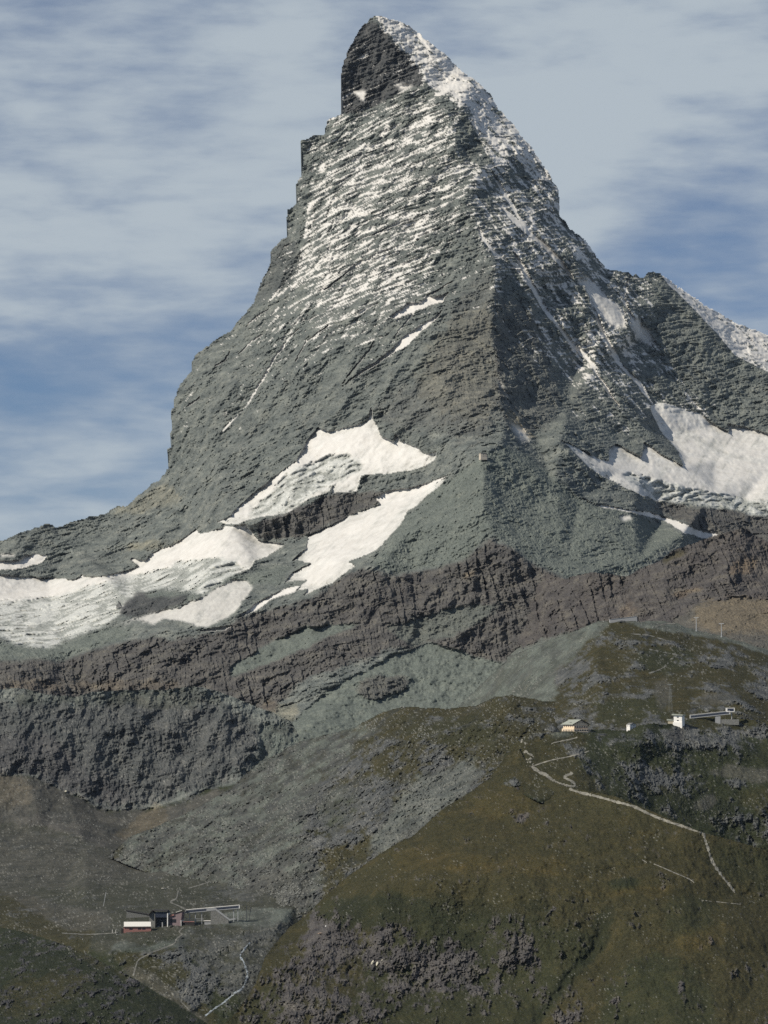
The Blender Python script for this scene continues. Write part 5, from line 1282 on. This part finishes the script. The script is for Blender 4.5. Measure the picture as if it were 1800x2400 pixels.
bars('pole', M_STEEL, t, ((0, 0, -1), (4.0, 0, 21), 0.75))
part('base', M_GREYW, t, (-0.9, 0.9, -0.9, 0.9, -1.5, 0.6))
t = thing('utility_pole', 'thin dark pole standing on the far left of the valley', 'pole', sit('valley', 129, 2148), 0)
bars('pole', M_DARKS, t, ((0, 0, -1), (0, 0, 20), 0.45))
part('crossbar', M_DARKS, t, (-1.6, 1.6, -0.2, 0.2, 18.2, 18.7))
for i, (u_, v_) in enumerate(((263, 2187), (271, 2188))):
    t = thing('fence_post', 'left of two pale posts by the red shed' if i == 0 else 'right of two pale posts by the red shed', 'post', sit('valley', u_, v_), 0, 'posts by the red shed')
    bars('post', M_WHITE, t, ((0, 0, -1), (0.2, 0, 5.0), 0.6))
    part('cap', M_GREYW, t, (-0.3, 0.7, -0.5, 0.5, 5.0, 5.4))

# ------------------------------------------------------------------ boulders, trees, loose stones
def rock_mesh(name, r, seed, sub=2, squash=(1, 1, 0.7)):
    rr = random.Random(seed)
    bm = bmesh.new()
    bmesh.ops.create_icosphere(bm, subdivisions=sub, radius=1.0)
    planes = [(Vector((rr.gauss(0, 1), rr.gauss(0, 1), rr.gauss(0, 1))).normalized(), rr.uniform(0.55, 0.85)) for _ in range(9)]
    for v in bm.verts:
        for n, d in planes:
            e = v.co.dot(n) - d
            if e > 0:
                v.co -= n * e
        v.co = Vector((v.co.x * squash[0], v.co.y * squash[1], v.co.z * squash[2])) * r
    me = bpy.data.meshes.new(name)
    bm.to_mesh(me); bm.free()
    return me
M_PALE = plain('pale_limestone', (0.62, 0.58, 0.46), 0.95, 0.15)
M_GREYROCK = plain('grey_boulder', (0.30, 0.29, 0.26), 0.95, 0.3)
M_TANROCK = plain('tan_boulder', (0.36, 0.27, 0.21), 0.95, 0.2)
def boulder(layer, u, v, r, label, mat, seed, squash=(1, 1, 0.7), rot=0, tilt=0):
    me = rock_mesh('boulder', r, seed, 2, squash)
    me.materials.append(mat)
    o = link(bpy.data.objects.new('boulder', me))
    p = ground(layer, u, v)
    o.location = p + Vector((0, -r * 0.4, r * 0.35)); o.rotation_euler = (0, math.radians(tilt), math.radians(rot))
    o['label'] = label; o['category'] = 'boulder'
    return o
boulder('grassy_ridge', 873, 2258, 2.6, 'leaning cream boulder, left of the pale cluster on the dark slope', M_PALE, 1, (0.55, 0.8, 1.35), 0, 30)
boulder('grassy_ridge', 884, 2261, 2.6, 'oval cream boulder, lowest of the pale cluster on the dark slope', M_PALE, 2, (0.7, 0.8, 1.3), 10, 18)
boulder('grassy_ridge', 890, 2247, 1.3, 'small cream boulder at the top of the pale cluster', M_PALE, 3, (1, 1, 0.9))
boulder('grassy_ridge', 896, 2252, 1.4, 'small cream boulder, rightmost of the pale cluster', M_PALE, 4, (0.9, 1, 1))
boulder('grassy_ridge', 764, 2172, 1.3, 'small white block on the rocky left edge of the grass ridge', M_WHITE, 5, (1, 1, 1))
boulder('grassy_ridge', 751, 2190, 3.2, 'flat tan slab on the rocky left edge of the grass ridge', M_TANROCK, 6, (1.3, 0.9, 0.5))
boulder('valley', 265, 2012, 3.6, 'big lone grey boulder on the slope above the valley station', M_GREYROCK, 7)
boulder('valley', 383, 2084, 2.6, 'left boulder of a pale pair above the gondola hall', M_GREYROCK, 8, (1.4, 1, 0.7))
boulder('valley', 394, 2080, 1.9, 'right boulder of a pale pair above the gondola hall', M_GREYROCK, 9, (1.3, 1, 0.7))
boulder('valley', 155, 1856, 2.4, 'single white boulder below the dark cliff wall', M_PALE, 10, (1.3, 1, 0.8))
boulder('valley', 228, 2278, 2.6, 'round grey boulder near the track above the near spur', M_GREYROCK, 11)

M_NEEDLE = plain('conifer_needles', (0.018, 0.030, 0.016), 0.95, 0.4, 2.0)
M_BARK = plain('bark', (0.06, 0.045, 0.035), 0.95, 0.3)
def conifer(layer, u, v, h, label, seed, group=None):
    rr = random.Random(seed)
    t = thing('conifer', label, 'tree', sit(layer, u, v), rr.uniform(0, 360), group)
    bm = bmesh.new()
    bmesh.ops.create_cone(bm, cap_ends=True, segments=6, radius1=h * 0.035, radius2=h * 0.006, depth=h, matrix=Matrix.Translation((0, 0, h / 2 - 0.3)))
    done('trunk', bm, M_BARK, t)
    bm = bmesh.new()
    for k in range(260):
        f = rr.random() ** 0.8
        z = h * (0.10 + 0.9 * f)
        r = h * 0.24 * (1 - f) * (0.35 + 0.65 * rr.random()) + 0.05
        a = rr.uniform(0, 2 * math.pi)
        c = Vector((math.cos(a) * r, math.sin(a) * r, z - r * 0.35))
        o = Vector((math.cos(a), math.sin(a), -0.45)).normalized()
        s = o.cross(Vector((0, 0, 1))).normalized()
        L_ = h * 0.085 * rr.uniform(0.6, 1.3)
        q = [bm.verts.new(c - o * L_), bm.verts.new(c + s * L_ * 0.4), bm.verts.new(c + o * L_), bm.verts.new(c - s * L_ * 0.4 + Vector((0, 0, L_ * 0.3)))]
        bm.faces.new(q)
    done('crown', bm, M_NEEDLE, t)
for i, (u_, v_, h_, lab) in enumerate(((517, 2241, 7.5, 'leftmost lone conifer on the rocky bank left of the stream'), (535, 2235, 7.0, 'conifer nearer the stream on the same rocky bank'), (485, 2325, 8.5, 'lone conifer beside the lowest bend of the track'), (571, 2192, 6.0, 'lone small conifer above the head of the stream'),
                                       (582, 2226, 8.0, 'bushy conifer right against the stream bank'), (524, 2386, 8.5, 'conifer at the bottom edge where the stream meets the spur'), (897, 2156, 7.5, 'lone dark conifer at the top of the rocky slope on the grass ridge'))):
    conifer('grassy_ridge' if i == 6 else 'valley', u_, v_, h_, lab, 40 + i, 'lone conifers')

M_SCREE = plain('scree_stone', (0.165, 0.168, 0.155), 0.95, 0.5, 0.05)
def scatter(layer, n, lo, hi, label, seed, turf=0.12, box=None, name='scree_stones', mat=None, loose=1.0, cat='stones'):
    """loose stones: one mass of real little rocks lying on the ground"""
    P, uu, vv, lw, tw = LOOSE[layer]
    rg = np.random.default_rng(seed)
    pr = lw * loose + tw * turf
    if box:
        pr = pr * ((uu > box[0]) & (uu < box[1]) & (vv > box[2]) & (vv < box[3]))
    cl = fbm(P[:, 0], P[:, 1] * 0.3, P[:, 2], 45.0, 3, 0.6, seed=seed + 700.0)
    pr = pr * sstep(-0.05, 0.40, cl)
    pr = pr / pr.sum()
    pick = rg.choice(len(P), size=n, p=pr)
    base = [rock_mesh('stone', 1.0, 100 + k, 1, (1, 1, 0.75)) for k in range(4)]
    shp = []
    for me in base:
        co = np.empty(len(me.vertices) * 3, np.float32); me.vertices.foreach_get('co', co)
        tri = np.array([tuple(p.vertices) for p in me.polygons])
        shp.append((co.reshape(-1, 3), tri)); bpy.data.meshes.remove(me)
    VS, FS, off = [], [], 0
    for j, i in enumerate(pick):
        co, tri = shp[j % 4]
        a = rg.uniform(0, 6.28); c_, s_ = math.cos(a), math.sin(a)
        r = lo + (hi - lo) * rg.random() ** 3
        sq = rg.uniform(0.7, 1.3)
        q = co * r
        q = np.stack([(q[:, 0] * c_ - q[:, 1] * s_) * sq, q[:, 0] * s_ + q[:, 1] * c_, q[:, 2]], 1)
        VS.append(q + P[i] + np.array([rg.uniform(-1, 1), -0.3 * r, 0.2 * r])); FS.append(tri + off); off += len(co)
    VS = np.concatenate(VS); FS = np.concatenate(FS)
    me = bpy.data.meshes.new(name)
    me.vertices.add(len(VS)); me.vertices.foreach_set('co', VS.astype(np.float32).ravel())
    me.loops.add(FS.size); me.loops.foreach_set('vertex_index', FS.ravel().astype(np.int32))
    me.polygons.add(len(FS))
    me.polygons.foreach_set('loop_start', np.arange(0, 3 * len(FS), 3, dtype=np.int32)); me.polygons.foreach_set('loop_total', np.full(len(FS), 3, np.int32))
    me.materials.append(mat or M_SCREE)
    me.update(calc_edges=True)
    o = link(bpy.data.objects.new(name, me))
    o['kind'] = 'stuff'; o['label'] = label; o['category'] = cat
scatter('valley', 2600, 0.4, 1.8, 'loose stones strewn over the valley floor and talus', 1)
scatter('long_slope', 3600, 0.4, 2.2, 'loose stones strewn over the long rubbly slope', 2, turf=0.25)
scatter('alpine_hill', 1200, 0.4, 2.0, 'loose stones strewn over the alpine hill', 3, turf=0.2)
scatter('long_slope', 1500, 0.5, 2.0, 'pale boulders heaped where the long slope meets the valley floor', 8, turf=0.6, box=(540, 760, 2020, 2150))
scatter('plateau', 700, 0.3, 1.5, 'loose stones strewn over the plateau hollow', 4, turf=0.3)
scatter('grassy_ridge', 260, 0.2, 0.9, 'pale stones scattered in the grass of the ridge', 5, turf=1.0)
scatter('grassy_spur', 160, 0.2, 0.8, 'pale stones scattered in the grass of the near spur', 6, turf=1.0)

M_SHRUB = plain('dwarf_shrub_leaves', (0.018, 0.024, 0.012), 0.95, 0.5, 0.2)
M_TUFT = plain('dry_grass_tufts', (0.075, 0.066, 0.036), 0.95, 0.4, 0.2)
scatter('grassy_ridge', 2400, 0.3, 1.0, 'dark dwarf shrubs dotting the grass ridge', 11, turf=1.0, name='dwarf_shrubs', mat=M_SHRUB, loose=0.1, cat='shrubs')
scatter('grassy_ridge', 3200, 0.3, 0.9, 'dry yellow grass tufts on the grass ridge', 12, turf=1.0, name='grass_tufts', mat=M_TUFT, loose=0.0, cat='grass')
scatter('grassy_spur', 2600, 0.35, 1.4, 'dark dwarf shrubs dotting the near spur', 13, turf=1.0, name='dwarf_shrubs', mat=M_SHRUB, loose=0.2, cat='shrubs')
scatter('grassy_spur', 1200, 0.3, 0.9, 'dry yellow grass tufts on the near spur', 14, turf=1.0, name='grass_tufts', mat=M_TUFT, loose=0.0, cat='grass')
scatter('valley', 1800, 0.35, 1.4, 'dark dwarf shrubs dotting the valley floor', 15, turf=1.0, box=(-70, 740, 2000, 2450), name='dwarf_shrubs', mat=M_SHRUB, loose=0.25, cat='shrubs')
scatter('plateau', 1500, 0.35, 1.3, 'dark dwarf shrubs dotting the plateau', 16, turf=1.0, name='dwarf_shrubs', mat=M_SHRUB, loose=0.2, cat='shrubs')

# ------------------------------------------------------------------ thin mountain air
bm = bmesh.new()
bm_box(bm, -2600, 2600, -120, 9900, -700, 2150)
haze = done('haze', bm, bpy.data.materials.new('mountain_air'))
hm = haze.data.materials[0]
hm.use_nodes = True
hm.node_tree.nodes.clear()
ho = hm.node_tree.nodes.new('ShaderNodeOutputMaterial')
hv = hm.node_tree.nodes.new('ShaderNodeVolumePrincipled')
hv.inputs['Color'].default_value = (0.62, 0.76, 1.0, 1)
hv.inputs['Density'].default_value = 2.2e-6
hv.inputs['Anisotropy'].default_value = 0.0
hm.node_tree.links.new(hv.outputs['Volume'], ho.inputs['Volume'])
haze['kind'] = 'stuff'; haze['label'] = 'thin bluish mountain air over the whole valley'
